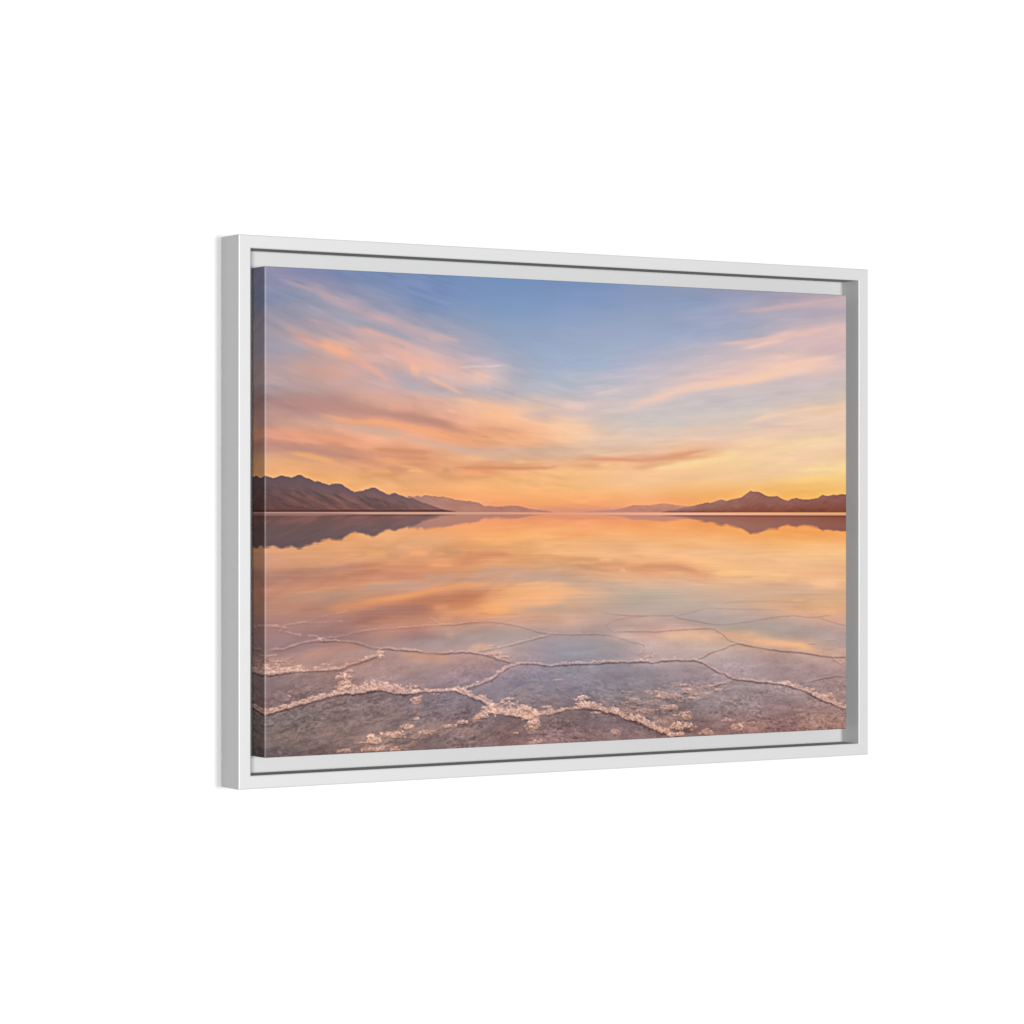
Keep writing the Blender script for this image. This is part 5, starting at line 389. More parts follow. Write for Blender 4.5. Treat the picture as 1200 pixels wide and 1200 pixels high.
 ('1274.7,353.3 1335.2,348.7 1420.9,335.9 1458.0,331.5', 4.7, (250, 216, 164), 0.60),
 ('739.9,391.0 788.6,384.1 855.7,384.4 923.6,384.6 980.7,379.4 1038.4,372.2 1084.9,363.1 1122.4,357.9', 4.1, (227, 156, 120), 0.95),
 ('722.3,400.4 788.6,403.6', 3.9, (240, 176, 128), 0.50),
 ('788.6,373.9 878.3,372.9 946.4,366.5', 3.1, (246, 200, 164), 0.50),
 ('810.9,397.8 851.2,398.4', 3.1, (252, 196, 136), 0.60),
 ('928.1,404.3 980.7,403.9 1026.8,397.9 1084.9,389.8 1155.4,379.6 1207.6,371.4', 5.1, (251, 214, 156), 0.75),
 ('1143.6,368.2 1198.1,367.6', 5.8, (246, 216, 160), 0.60),
 ('1347.3,406.8 1420.9,402.4 1500.3,399.8', 3.1, (250, 220, 154), 0.70),
 ('1274.7,426.7 1371.8,426.1 1500.3,423.4', 3.1, (250, 208, 128), 0.50),
 ('1226.7,442.4 1347.3,439.9 1482.8,437.3', 3.9, (248, 184, 100), 0.40),
]
WATER_STREAKS = [
 ('14.7,595.7 77.4,591.0 166.6,588.2', 3.1, (216, 160, 116), 0.50),
 ('176.6,620.0 257.3,617.3 339.1,623.5 432.6,622.7', 3.1, (220, 152, 112), 0.45),
 ('67.5,664.2 156.6,656.7 237.0,650.7 328.8,646.6', 3.1, (220, 156, 114), 0.50),
 ('28.4,674.1 116.9,670.2 206.7,664.5', 3.5, (184, 144, 124), 0.50),
 ('206.7,659.2 277.6,656.6 339.1,652.1 411.7,651.2', 4.3, (188, 154, 140), 0.55),
 ('453.5,572.3 548.9,576.6 645.8,577.2', 2.7, (224, 158, 104), 0.45),
 ('495.7,608.8 591.8,613.4 689.4,614.3', 2.7, (232, 166, 118), 0.45),
 ('581.0,638.8 678.5,641.8 777.5,644.9', 3.1, (200, 168, 150), 0.50),
 ('581.0,655.3 678.5,652.9 744.3,655.6', 2.7, (236, 176, 128), 0.50),
 ('844.5,656.9 946.4,662.0 1050.0,667.1', 3.9, (216, 180, 152), 0.45),
 ('667.5,588.4 788.6,593.0 912.2,597.7', 2.9, (248, 186, 128), 0.50),
 ('1026.8,591.1 1155.4,595.9 1286.7,598.8', 2.9, (248, 196, 134), 0.45),
 ('1143.6,622.5 1274.7,627.7 1396.3,632.9 1495.3,631.9', 2.9, (246, 188, 132), 0.50),
 ('1167.2,672.6 1274.7,677.9 1384.0,683.4', 3.1, (218, 178, 146), 0.45),
 ('411.7,712.4 485.1,715.5 559.6,722.4', 3.1, (228, 154, 104), 0.50),
 ('247.1,716.5 339.1,718.2 411.7,717.8', 2.7, (180, 124, 104), 0.50),
 ('226.9,726.7 318.5,726.7 390.8,728.2', 2.7, (200, 140, 112), 0.50),
 ('-0.8,711.8 57.7,712.9 116.9,710.5', 3.1, (176, 128, 112), 0.40),
 ('667.5,684.0 766.4,692.9 867.0,692.7', 3.9, (204, 170, 148), 0.45),
 ('18.6,611.3 77.4,606.7 136.7,602.0 176.6,598.8', 4.3, (212, 154, 112), 0.50),
 ('18.6,627.0 77.4,622.4 136.7,619.5 196.7,613.1 237.0,610.0', 5.1, (180, 130, 110), 0.60),
 ('67.5,645.0 126.8,635.2 176.6,630.5', 3.9, (184, 128, 108), 0.40),
 ('38.1,658.5 97.1,652.4 156.6,644.4 206.7,641.5', 3.9, (208, 144, 112), 0.50),
 ('226.9,585.1 257.3,584.4 294.0,585.6', 3.5, (238, 168, 108), 0.60),
 ('328.8,585.9 359.7,586.1 392.9,588.1', 3.3, (248, 170, 112), 0.75),
 ('277.6,590.8 298.0,591.9 322.6,593.0', 3.5, (200, 138, 108), 0.50),
 ('411.7,582.9 443.0,586.7 474.6,588.8', 4.3, (200, 144, 104), 0.60),
 ('380.5,611.4 422.1,611.8 453.5,610.3', 2.9, (244, 166, 110), 0.60),
 ('453.5,586.8 506.3,590.8 570.3,591.3 602.5,593.4', 3.5, (214, 140, 104), 0.65),
 ('591.8,595.1 678.5,594.0 744.3,600.1', 3.5, (220, 156, 104), 0.50),
 ('464.1,558.0 548.9,558.4 634.9,557.0 711.3,555.5', 3.5, (252, 180, 112), 0.50),
 ('359.7,636.2 422.1,638.8 464.1,632.0', 4.9, (200, 160, 140), 0.50),
 ('464.1,642.9 538.2,623.8 591.8,622.5 645.8,630.4 711.3,633.0', 6.2, (200, 164, 146), 0.60),
 ('206.7,687.4 277.6,683.3 359.7,673.8 422.1,662.2 474.6,655.7 548.9,645.7', 5.1, (238, 158, 100), 0.65),
 ('318.5,700.0 380.5,688.5 443.0,678.7 506.3,670.6 548.9,663.9', 8.2, (192, 124, 94), 0.70),
 ('136.7,702.1 186.6,695.9 237.0,687.9 298.0,683.6', 6.6, (220, 146, 98), 0.60),
 ('196.7,715.5 277.6,706.4 359.7,702.5 411.7,705.2', 5.1, (166, 116, 106), 0.60),
 ('390.8,701.2 443.0,700.3', 4.3, (228, 152, 106), 0.60),
 ('401.2,724.8 453.5,724.0', 4.9, (224, 156, 112), 0.60),
 ('506.3,703.2 548.9,707.6 591.8,706.6', 6.8, (248, 170, 106), 0.60),
 ('548.9,676.7 634.9,665.1 711.3,666.2 766.4,668.8', 7.8, (248, 184, 128), 0.55),
 ('613.3,677.6 700.3,684.5 739.9,688.8', 5.8, (248, 180, 128), 0.50),
 ('602.5,708.6 689.4,706.4 744.3,705.5', 4.7, (184, 164, 152), 0.40),
 ('788.6,613.4 855.7,614.1 900.9,612.6', 3.5, (212, 148, 112), 0.60),
 ('722.3,599.9 788.6,604.1 822.1,608.2', 3.1, (220, 160, 112), 0.50),
 ('900.9,620.1 957.8,616.9 1015.3,619.4 1057.0,627.4 1096.6,633.5', 4.3, (214, 148, 108), 0.80),
 ('1073.3,631.3 1108.3,631.7', 2.7, (240, 168, 120), 0.70),
 ('810.9,604.3 855.7,604.7', 2.9, (252, 188, 128), 0.60),
 ('969.3,605.7 1038.4,604.4 1108.3,612.6 1179.1,622.9 1226.7,625.3', 4.7, (252, 192, 132), 0.50),
 ('867.0,625.4 889.6,627.5', 3.1, (252, 188, 136), 0.60),
 ('1108.3,637.4 1179.1,636.3 1250.6,637.1', 3.9, (252, 198, 136), 0.60),
 ('1274.7,641.2 1347.3,644.0', 2.3, (252, 200, 136), 0.60),
 ('1131.8,647.3 1202.8,648.1 1250.6,646.7', 3.1, (220, 172, 132), 0.50),
 ('1286.7,662.6 1347.3,669.3 1420.9,670.3', 4.7, (212, 172, 148), 0.50),
 ('1384.0,658.1 1420.9,664.4 1482.8,669.1', 3.9, (252, 196, 144), 0.60),
 ('1323.0,655.4 1366.9,655.9', 3.1, (232, 168, 136), 0.40),
 ('1433.2,596.1 1500.3,596.6', 3.1, (252, 200, 126), 0.60),
 ('1131.8,777.2 1202.8,776.8 1262.6,789.8', 4.3, (232, 168, 128), 0.50),
 ('1198.1,784.4 1274.7,793.9 1371.8,806.9 1440.6,821.3', 5.5, (248, 180, 130), 0.80),
 ('980.7,770.0 1061.6,775.6 1150.7,777.6', 5.8, (232, 180, 144), 0.65),
 ('1038.4,803.5 1131.8,800.1', 5.8, (208, 176, 160), 0.30),
 ('1335.2,702.1 1384.0,701.0', 2.3, (240, 180, 132), 0.60),
 ('1298.8,717.0 1359.5,723.9 1420.9,727.0 1495.3,728.3', 3.9, (240, 176, 128), 0.50),
 ('67.5,798.6 126.8,786.1 186.6,777.0 241.1,783.7', 7.0, (200, 142, 120), 0.55),
 ('166.6,811.8 206.7,805.8 257.3,810.7', 5.1, (196, 142, 122), 0.45),
 ('308.3,797.8 380.5,806.0 453.5,810.6', 5.5, (204, 148, 120), 0.65),
 ('257.3,762.8 308.3,756.8', 5.8, (188, 136, 116), 0.40),
 ('422.1,761.2 453.5,760.1', 3.9, (208, 160, 128), 0.50),
 ('476.7,789.5 510.6,784.9 548.9,787.7', 4.7, (224, 168, 136), 0.65),
 ('591.8,497.4 678.5,495.7 810.9,495.7 969.3,495.4', 3.9, (210, 144, 124), 0.60),
 ('474.6,507.4 634.9,511.1 810.9,513.2 946.4,511.4', 4.3, (228, 144, 108), 0.40),
]
CRACKS = [  # points, crust width, crust opacity, dark width, dark opacity
 ('-0.8,733.4 47.9,732.7 73.4,728.9 93.1,725.8 108.9,722.6 124.8,716.8 146.7,712.8 176.6,709.0 190.6,707.1', 2.4, 0.75, 1.1, 0.25),
 ('81.3,726.1 107.0,728.7 136.7,728.8 160.6,727.5 176.6,727.5', 2.4, 0.60, 1.1, 0.20),
 ('22.5,734.8 46.0,737.0 40.1,740.4 34.2,743.8 49.9,746.7 67.5,750.6 79.3,753.5', 3.3, 0.80, 1.5, 0.35),
 ('14.7,781.5 30.3,781.2 40.1,781.8 53.8,777.3 71.5,774.2 81.3,770.1 97.1,767.9 116.9,764.8 124.8,763.3', 3.3, 0.60, 1.7, 0.40),
 ('103.0,755.8 116.9,756.1 124.8,761.5', 3.0, 0.70, 1.1, 0.20),
 ('124.8,765.0 142.7,766.0 166.6,766.5 186.6,768.2 206.7,770.5 224.9,774.4 239.0,779.7 253.2,783.6 271.5,785.0 287.8,784.9 304.2,787.9 328.8,789.4 353.5,791.9 374.2,795.1 401.2,796.7 415.8,798.1 436.8,797.6 464.1,797.0 485.1,797.4 500.0,800.1 516.9,802.3 531.8,806.4 546.7,809.5 557.4,815.2 570.3,816.5 585.3,821.5 604.7,824.7 619.8,826.1 645.8,826.2 665.4,829.2 689.4,833.5 711.3,830.4', 3.5, 0.68, 1.9, 0.85),
 ('711.3,830.4 744.3,830.4 788.6,830.4 815.4,830.5 831.0,828.2 855.7,828.8 896.4,830.0 923.6,829.4 946.4,829.8 955.5,833.5 969.3,831.9 980.7,829.4 1015.3,829.0 1038.4,830.0 1066.3,830.4 1080.3,833.1 1096.6,837.3 1110.7,846.3 1127.1,854.4 1138.9,860.5 1150.7,861.8 1164.9,869.9 1176.7,875.0 1202.8,878.7 1226.7,880.4 1241.0,884.7 1274.7,886.7 1298.8,890.3 1327.9,894.1', 4.3, 0.70, 1.9, 0.90),
 ('1327.9,894.1 1342.5,898.5 1359.5,902.9 1381.6,909.5 1401.2,917.9 1420.9,927.4 1438.2,934.8 1453.0,938.3 1472.9,945.8 1485.3,952.2 1500.3,953.7', 10.2, 0.80, 2.2, 0.90),
 ('124.8,761.5 146.7,760.3 176.6,757.4 192.7,754.3 206.7,751.0 226.9,747.9 257.3,745.1 298.0,743.3 339.1,742.3 380.5,739.6 411.7,738.5', 2.8, 0.55, 1.5, 0.35),
 ('411.7,738.5 443.0,738.9 464.1,736.8 489.4,734.6 516.9,733.7 538.2,734.7 559.6,736.4 587.5,740.3 613.3,745.4 634.9,751.3 656.7,757.3 678.5,761.4 700.3,764.3 722.3,764.8 766.4,765.6 810.9,765.7 837.8,768.7 855.7,771.9 876.0,777.0 889.6,781.1 905.4,786.1 923.6,789.4', 2.6, 0.50, 1.7, 0.60),
 ('923.6,789.4 935.0,793.4 937.3,801.0 928.1,808.3 919.0,813.7', 3.7, 0.50, 1.5, 0.30),
 ('390.8,724.6 405.4,732.9 422.1,738.3', 2.6, 0.60, 0.9, 0.20),
 ('689.4,765.0 674.1,768.7 652.3,772.4 630.6,776.5 609.0,781.5 585.3,785.5 566.0,788.7 544.6,792.1 523.3,794.3 506.3,795.7', 3.3, 0.70, 1.7, 0.50),
 ('604.7,827.5 587.5,830.6 574.6,837.6 559.6,845.3 548.9,853.2 538.2,858.4 521.2,863.3 506.3,867.3 489.4,871.3 474.6,874.5', 5.6, 0.85, 1.9, 0.60),
 ('822.1,718.0 855.7,723.3 900.9,727.0 946.4,727.8 992.2,728.7 1015.3,729.1 1022.2,733.0 1038.4,737.1 1073.3,741.6 1103.6,747.9 1120.1,750.2 1143.6,751.6 1172.0,751.2 1202.8,748.0 1238.7,744.9 1274.7,739.8 1310.9,736.6 1347.3,735.4 1379.1,738.9 1396.3,740.6 1420.9,739.7 1435.7,737.0 1458.0,736.5', 1.5, 0.30, 1.5, 0.50),
 ('1420.9,740.7 1440.6,746.9 1465.4,754.3 1485.3,758.6 1500.3,760.9', 1.5, 0.20, 1.5, 0.45),
 ('855.7,761.6 889.6,761.6 935.0,763.0 973.8,764.2 1003.7,762.0 1038.4,760.8 1073.3,759.7 1103.6,759.4 1122.4,760.7 1136.5,767.7 1150.7,774.7 1160.1,783.5 1172.0,789.6 1186.2,791.8', 2.2, 0.50, 1.7, 0.60),
 ('1186.2,794.9 1214.8,800.2 1243.4,804.7 1274.7,810.3 1310.9,815.1 1347.3,818.0 1384.0,821.8 1408.6,826.4 1433.2,829.9 1458.0,832.9 1470.4,833.9 1500.3,833.7', 2.4, 0.40, 1.9, 0.80),
 ('1188.6,795.7 1169.6,799.1 1150.7,806.3 1127.1,811.4 1108.3,816.7 1094.3,823.9 1077.9,827.3', 2.6, 0.50, 1.7, 0.60),
 ('858.0,763.5 840.0,753.8 833.3,746.2 846.7,739.0 864.7,734.7 889.6,730.5 941.8,728.3', 1.7, 0.30, 1.5, 0.35),
 ('1022.2,729.3 1050.0,725.0 1073.3,720.7 1094.3,715.4 1120.1,713.9 1155.4,716.4 1202.8,718.2 1274.7,720.5 1310.9,723.0', 1.5, 0.20, 1.3, 0.35),
 ('1143.6,704.8 1167.2,702.3 1214.8,700.2 1286.7,700.8 1335.2,704.1 1396.3,704.3', 1.3, 0.20, 1.3, 0.35),
 ('506.3,714.1 538.2,718.3 570.3,718.9 613.3,717.9', 1.3, 0.20, 1.3, 0.35),
 ('1458.0,833.5 1470.4,843.7 1482.8,849.9 1500.3,856.3', 2.8, 0.40, 1.5, 0.40),
 ('1500.3,880.9 1480.3,877.3 1458.0,878.6 1435.7,880.9 1408.6,885.0 1388.9,888.3', 2.2, 0.35, 1.9, 0.60),
 ('1386.5,801.4 1415.9,801.7', 1.9, 0.40, 1.1, 0.40),
 ('1440.6,794.9 1470.4,794.6', 1.9, 0.30, 1.1, 0.30),
 ('1425.8,815.1 1470.4,815.2', 1.5, 0.20, 1.1, 0.30),
 ('77.4,827.1 107.0,826.8 136.7,826.1 166.6,825.9 182.6,822.8 192.7,818.7 206.7,815.5 226.9,809.9 247.1,804.2 257.3,801.5 263.4,798.5 267.4,791.5 271.5,786.2', 5.2, 0.75, 2.2, 0.80),
 ('-0.8,832.3 18.6,831.2 47.9,829.1 77.4,827.1', 14.8, 0.80, 2.2, 0.80),
 ('-0.8,913.0 18.6,909.4 38.1,904.0 67.5,898.1 97.1,892.1 126.8,886.1 156.6,879.2 176.6,876.4', 8.3, 0.90, 2.4, 0.70),
 ('176.6,876.4 196.7,876.2 226.9,876.3 243.1,873.3 267.4,871.4 283.7,872.8 294.0,877.6 314.4,881.8 332.9,881.5 349.4,880.3', 14.8, 0.90, 2.4, 0.80),
 ('349.4,879.4 370.1,877.9 401.2,878.8 432.6,878.9 453.5,878.3', 6.3, 0.90, 2.2, 0.70),
 ('453.5,879.2 464.1,882.3 476.7,887.2 489.4,893.1 502.1,898.0 519.1,903.1 531.8,912.7 538.2,920.2 542.5,927.6', 12.0, 0.95, 2.2, 0.70),
 ('536.1,929.2 559.6,931.0 585.3,934.6 606.8,939.1 624.1,943.4 634.9,946.6', 22.2, 0.95, 2.2, 0.70),
 ('626.3,946.2 639.3,944.0 652.3,939.0 678.5,937.2 700.3,935.2 717.9,930.3', 8.9, 0.85, 2.2, 0.60),
 ('711.3,931.9 731.1,928.0 748.7,927.7 766.4,927.4', 4.8, 0.50, 1.9, 0.30),
 ('542.5,929.4 521.2,935.0 497.8,940.5 470.4,946.7 443.0,952.8 411.7,958.8 380.5,967.4', 4.8, 0.45, 2.2, 0.40),
 ('757.6,927.1 777.5,927.8 810.9,930.0 837.8,938.4 867.0,945.0 889.6,955.2 912.2,959.9 930.4,966.2 946.4,974.3 964.7,980.7 980.7,987.0 1003.7,995.5', 12.0, 0.92, 3.0, 0.85),
 ('1174.3,878.8 1150.7,883.8 1131.8,888.0 1103.6,892.8', 3.0, 0.50, 1.9, 0.50),
]
CRUST = [
 (186.6, 840.5, 15.4, 7.4, 0.85),
 (180.6, 852.7, 11.0, 7.4, 0.60),
 (192.7, 858.4, 15.4, 7.4, 0.85),
 (172.6, 863.0, 15.4, 5.6, 0.70),
 (196.7, 828.5, 11.0, 3.7, 0.60),
 (353.5, 892.1, 13.2, 7.4, 0.85),
 (355.6, 910.0, 8.8, 11.1, 0.20),
 (351.5, 933.2, 13.2, 3.7, 0.70),
 (330.9, 948.5, 13.2, 5.6, 0.85),
 (298.0, 963.2, 22.0, 7.4, 0.90),
 (251.2, 973.7, 19.8, 9.2, 0.85),
 (224.9, 978.0, 17.6, 3.7, 0.50),
 (257.3, 991.7, 33.0, 6.3, 0.80),
 (302.1, 995.4, 13.2, 5.6, 0.60),
 (186.6, 994.0, 19.8, 3.7, 0.60),
 (353.5, 865.2, 13.2, 3.7, 0.80),
 (401.2, 882.9, 11.0, 2.2, 0.50),
 (514.8, 933.9, 17.6, 5.6, 0.80),
 (502.1, 938.8, 8.8, 5.6, 0.60),
 (470.4, 944.9, 11.0, 3.7, 0.85),
 (432.6, 952.4, 22.0, 3.3, 0.60),
 (390.8, 961.6, 26.4, 4.1, 0.45),
 (370.1, 966.1, 17.6, 3.7, 0.40),
 (630.6, 919.8, 13.2, 5.6, 0.80),
 (587.5, 900.0, 15.4, 3.3, 0.70),
 (680.6, 920.7, 11.0, 2.6, 0.70),
 (643.6, 955.1, 17.6, 7.4, 0.75),
 (643.6, 964.3, 13.2, 3.3, 0.80),
 (656.7, 994.2, 19.8, 5.6, 0.65),
 (600.4, 973.6, 8.8, 2.2, 0.60),
 (706.9, 863.5, 8.8, 2.2, 0.50),
 (271.5, 793.3, 6.6, 5.6, 0.70),
 (271.5, 800.4, 6.6, 3.3, 0.60),
 (770.9, 904.4, 15.4, 4.8, 0.90),
 (784.2, 919.7, 19.8, 6.7, 0.85),
 (810.9, 937.4, 11.0, 2.8, 0.60),
 (860.2, 982.2, 11.0, 5.6, 0.45),
 (731.1, 925.2, 6.6, 2.4, 0.60),
 (1038.4, 976.0, 35.2, 11.1, 0.90),
 (1045.4, 955.4, 19.8, 7.4, 0.75),
 (987.6, 981.6, 13.2, 6.5, 0.80),
 (1019.9, 994.2, 22.0, 4.8, 0.75),
 (1103.6, 991.9, 15.4, 6.3, 0.70),
 (1195.7, 982.2, 19.8, 8.5, 0.75),
 (1160.1, 967.4, 17.6, 4.8, 0.50),
 (1231.5, 975.8, 11.0, 2.6, 0.55),
 (1236.3, 987.6, 8.8, 1.9, 0.40),
 (1008.3, 933.2, 28.6, 5.9, 0.60),
 (996.8, 906.4, 37.4, 6.7, 0.60),
 (1038.4, 883.1, 19.8, 3.3, 0.60),
 (1052.3, 896.8, 17.6, 5.6, 0.60),
 (1061.6, 914.2, 13.2, 3.0, 0.50),
 (1108.3, 889.1, 17.6, 3.3, 0.45),
 (1136.5, 897.7, 13.2, 3.7, 0.45),
 (1143.6, 882.6, 19.8, 3.7, 0.50),
 (1089.6, 905.7, 26.4, 4.8, 0.35),
 (889.6, 895.3, 17.6, 3.0, 0.45),
 (903.2, 910.8, 13.2, 3.3, 0.60),
 (882.8, 917.6, 6.6, 2.2, 0.50),
 (957.8, 897.5, 24.2, 4.1, 0.50),
 (969.3, 907.4, 13.2, 3.7, 0.55),
 (935.0, 938.2, 22.0, 4.8, 0.45),
 (973.8, 964.1, 13.2, 3.7, 0.40),
 (8.9, 792.7, 8.8, 2.2, 0.60),
 (18.6, 792.1, 8.8, 2.2, 0.40),
 (32.3, 804.6, 17.6, 3.0, 0.60),
 (49.9, 808.6, 13.2, 2.0, 0.40),
 (28.4, 818.4, 26.4, 4.1, 0.50),
 (14.7, 826.7, 17.6, 4.8, 0.50),
 (126.8, 819.5, 13.2, 1.9, 0.50),
 (140.7, 813.7, 8.8, 1.7, 0.40),
 (53.8, 875.8, 5.7, 1.7, 0.80),
 (542.5, 785.7, 13.2, 3.7, 0.35),
 (570.3, 808.3, 15.4, 3.0, 0.50),
 (544.6, 802.1, 19.8, 4.1, 0.60),
 (946.4, 818.1, 19.8, 3.7, 0.45),
 (810.9, 825.8, 15.4, 2.2, 0.60),
 (844.5, 825.4, 11.0, 1.7, 0.50),
 (1450.5, 921.5, 11.0, 4.6, 0.60),
 (1366.9, 951.8, 17.6, 2.6, 0.40),
 (1371.8, 963.7, 11.0, 3.7, 0.40),
 (1415.9, 990.7, 19.8, 4.1, 0.50),
 (1445.6, 986.0, 13.2, 3.7, 0.45),
 (1482.8, 975.7, 13.2, 3.7, 0.40),
 (1286.7, 937.3, 8.8, 1.9, 0.30),
]
SALT_FILM = [
 (1043.0, 898.4, 110.0, 27.8, 0.50),
 (22.5, 813.0, 66.0, 22.2, 0.50),
 (928.1, 928.5, 74.8, 29.6, 0.43),
 (298.0, 977.5, 92.4, 25.9, 0.43),
 (992.2, 964.8, 52.8, 22.2, 0.50),
 (1420.9, 979.2, 83.6, 27.8, 0.40),
 (1226.7, 981.4, 79.2, 22.2, 0.37),
 (656.7, 889.5, 99.0, 29.6, 0.28),
 (390.8, 961.6, 132.0, 25.9, 0.31),
 (97.1, 955.1, 132.0, 37.0, 0.22),
 (257.3, 917.2, 110.0, 33.3, 0.19),
 (810.9, 987.6, 110.0, 25.9, 0.28),
 (559.6, 977.4, 110.0, 25.9, 0.25),
 (570.3, 806.5, 48.4, 9.2, 0.31),
 (1482.8, 844.0, 35.2, 14.8, 0.31),
 (946.4, 816.3, 30.8, 9.2, 0.37),
 (186.6, 844.1, 22.0, 25.9, 0.37),
 (359.7, 904.8, 13.2, 33.3, 0.28),
 (648.0, 968.2, 19.8, 33.3, 0.43),
 (711.3, 860.0, 88.0, 33.3, 0.09),
 (1155.4, 892.5, 66.0, 14.8, 0.25),
]


def points(txt):
    return np.array([[float(a) for a in p.split(',')] for p in txt.split()])


def rgb(c):
    return np.array(c, float)


def smooth(a, b, x):
    t = np.clip((x - a) / (b - a), 0, 1)
    return t * t * (3 - 2 * t)


def noise(u, v, seed):
    """Value noise in 0..1 over arbitrary coordinates."""
    rs = np.random.RandomState(seed)
    tab = rs.rand(256, 256)
    iu, iv = np.floor(u).astype(int), np.floor(v).astype(int)
    fu, fv = u - iu, v - iv
    fu, fv = fu * fu * (3 - 2 * fu), fv * fv * (3 - 2 * fv)
    g = lambda a, b: tab[a % 256, b % 256]
    return ((g(iu, iv) * (1 - fu) + g(iu + 1, iv) * fu) * (1 - fv)
            + (g(iu, iv + 1) * (1 - fu) + g(iu + 1, iv + 1) * fu) * fv)


def fbm(u, v, seed, octaves=3):
    s, a, n = 0, 0.5, 0
    for k in range(octaves):
        s = s + a * noise(u * 2 ** k + 17.3 * k, v * 2 ** k + 5.1 * k, seed + k)
        n += a
        a *= 0.5
    return s / n


def line_distance(u, v, pts):
    """Distance to a polyline and the side (positive above it)."""
    best = np.full(u.shape, 1e9)
    side = np.zeros(u.shape)
    for (x0, y0), (x1, y1) in zip(pts[:-1], pts[1:]):
        dx, dy = x1 - x0, y1 - y0
        L2 = dx * dx + dy * dy + 1e-9
        t = np.clip(((u - x0) * dx + (v - y0) * dy) / L2, 0, 1)
        ex, ey = u - (x0 + t * dx), v - (y0 + t * dy)
        d = np.hypot(ex, ey)
        nx, ny = dy, -dx
        if ny > 0 or (ny == 0 and nx > 0):
            nx, ny = -nx, -ny
        sd = (ex * nx + ey * ny) / (math.sqrt(L2) + 1e-9)
        m = d < best
        best[m] = d[m]
        side[m] = sd[m]
    return best, side


def window(u, v, pts, pad):
    """Rows and columns of the grid that a feature can touch."""
    cu, cv = u[0], v[:, 0]
    c0, c1 = np.searchsorted(cu, pts[:, 0].min() - pad), np.searchsorted(cu, pts[:, 0].max() + pad)
    r0, r1 = np.searchsorted(cv, pts[:, 1].min() - pad), np.searchsorted(cv, pts[:, 1].max() + pad)
    return slice(r0, r1), slice(c0, c1)


def blend(img, win, colour, alpha):
    img[win] = img[win] * (1 - alpha[..., None]) + colour * alpha[..., None]


def sharpen(img, radius, amount):
    """The crisping every photo lab gives a print before it goes on canvas."""
    k = np.exp(-0.5 * (np.arange(-2 * radius, 2 * radius + 1) / (radius * 0.8)) ** 2)
    k /= k.sum()
    soft = img
    for ax in (0, 1):
        pad = [(0, 0)] * 3
        pad[ax] = (2 * radius, 2 * radius)
        q = np.pad(soft, pad, mode='reflect')
        n = soft.shape[ax]
        soft = sum(w * (q[i:i + n] if ax == 0 else q[:, i:i + n]) for i, w in enumerate(k))
    return img + amount * np.clip(img - soft, -40, 40)


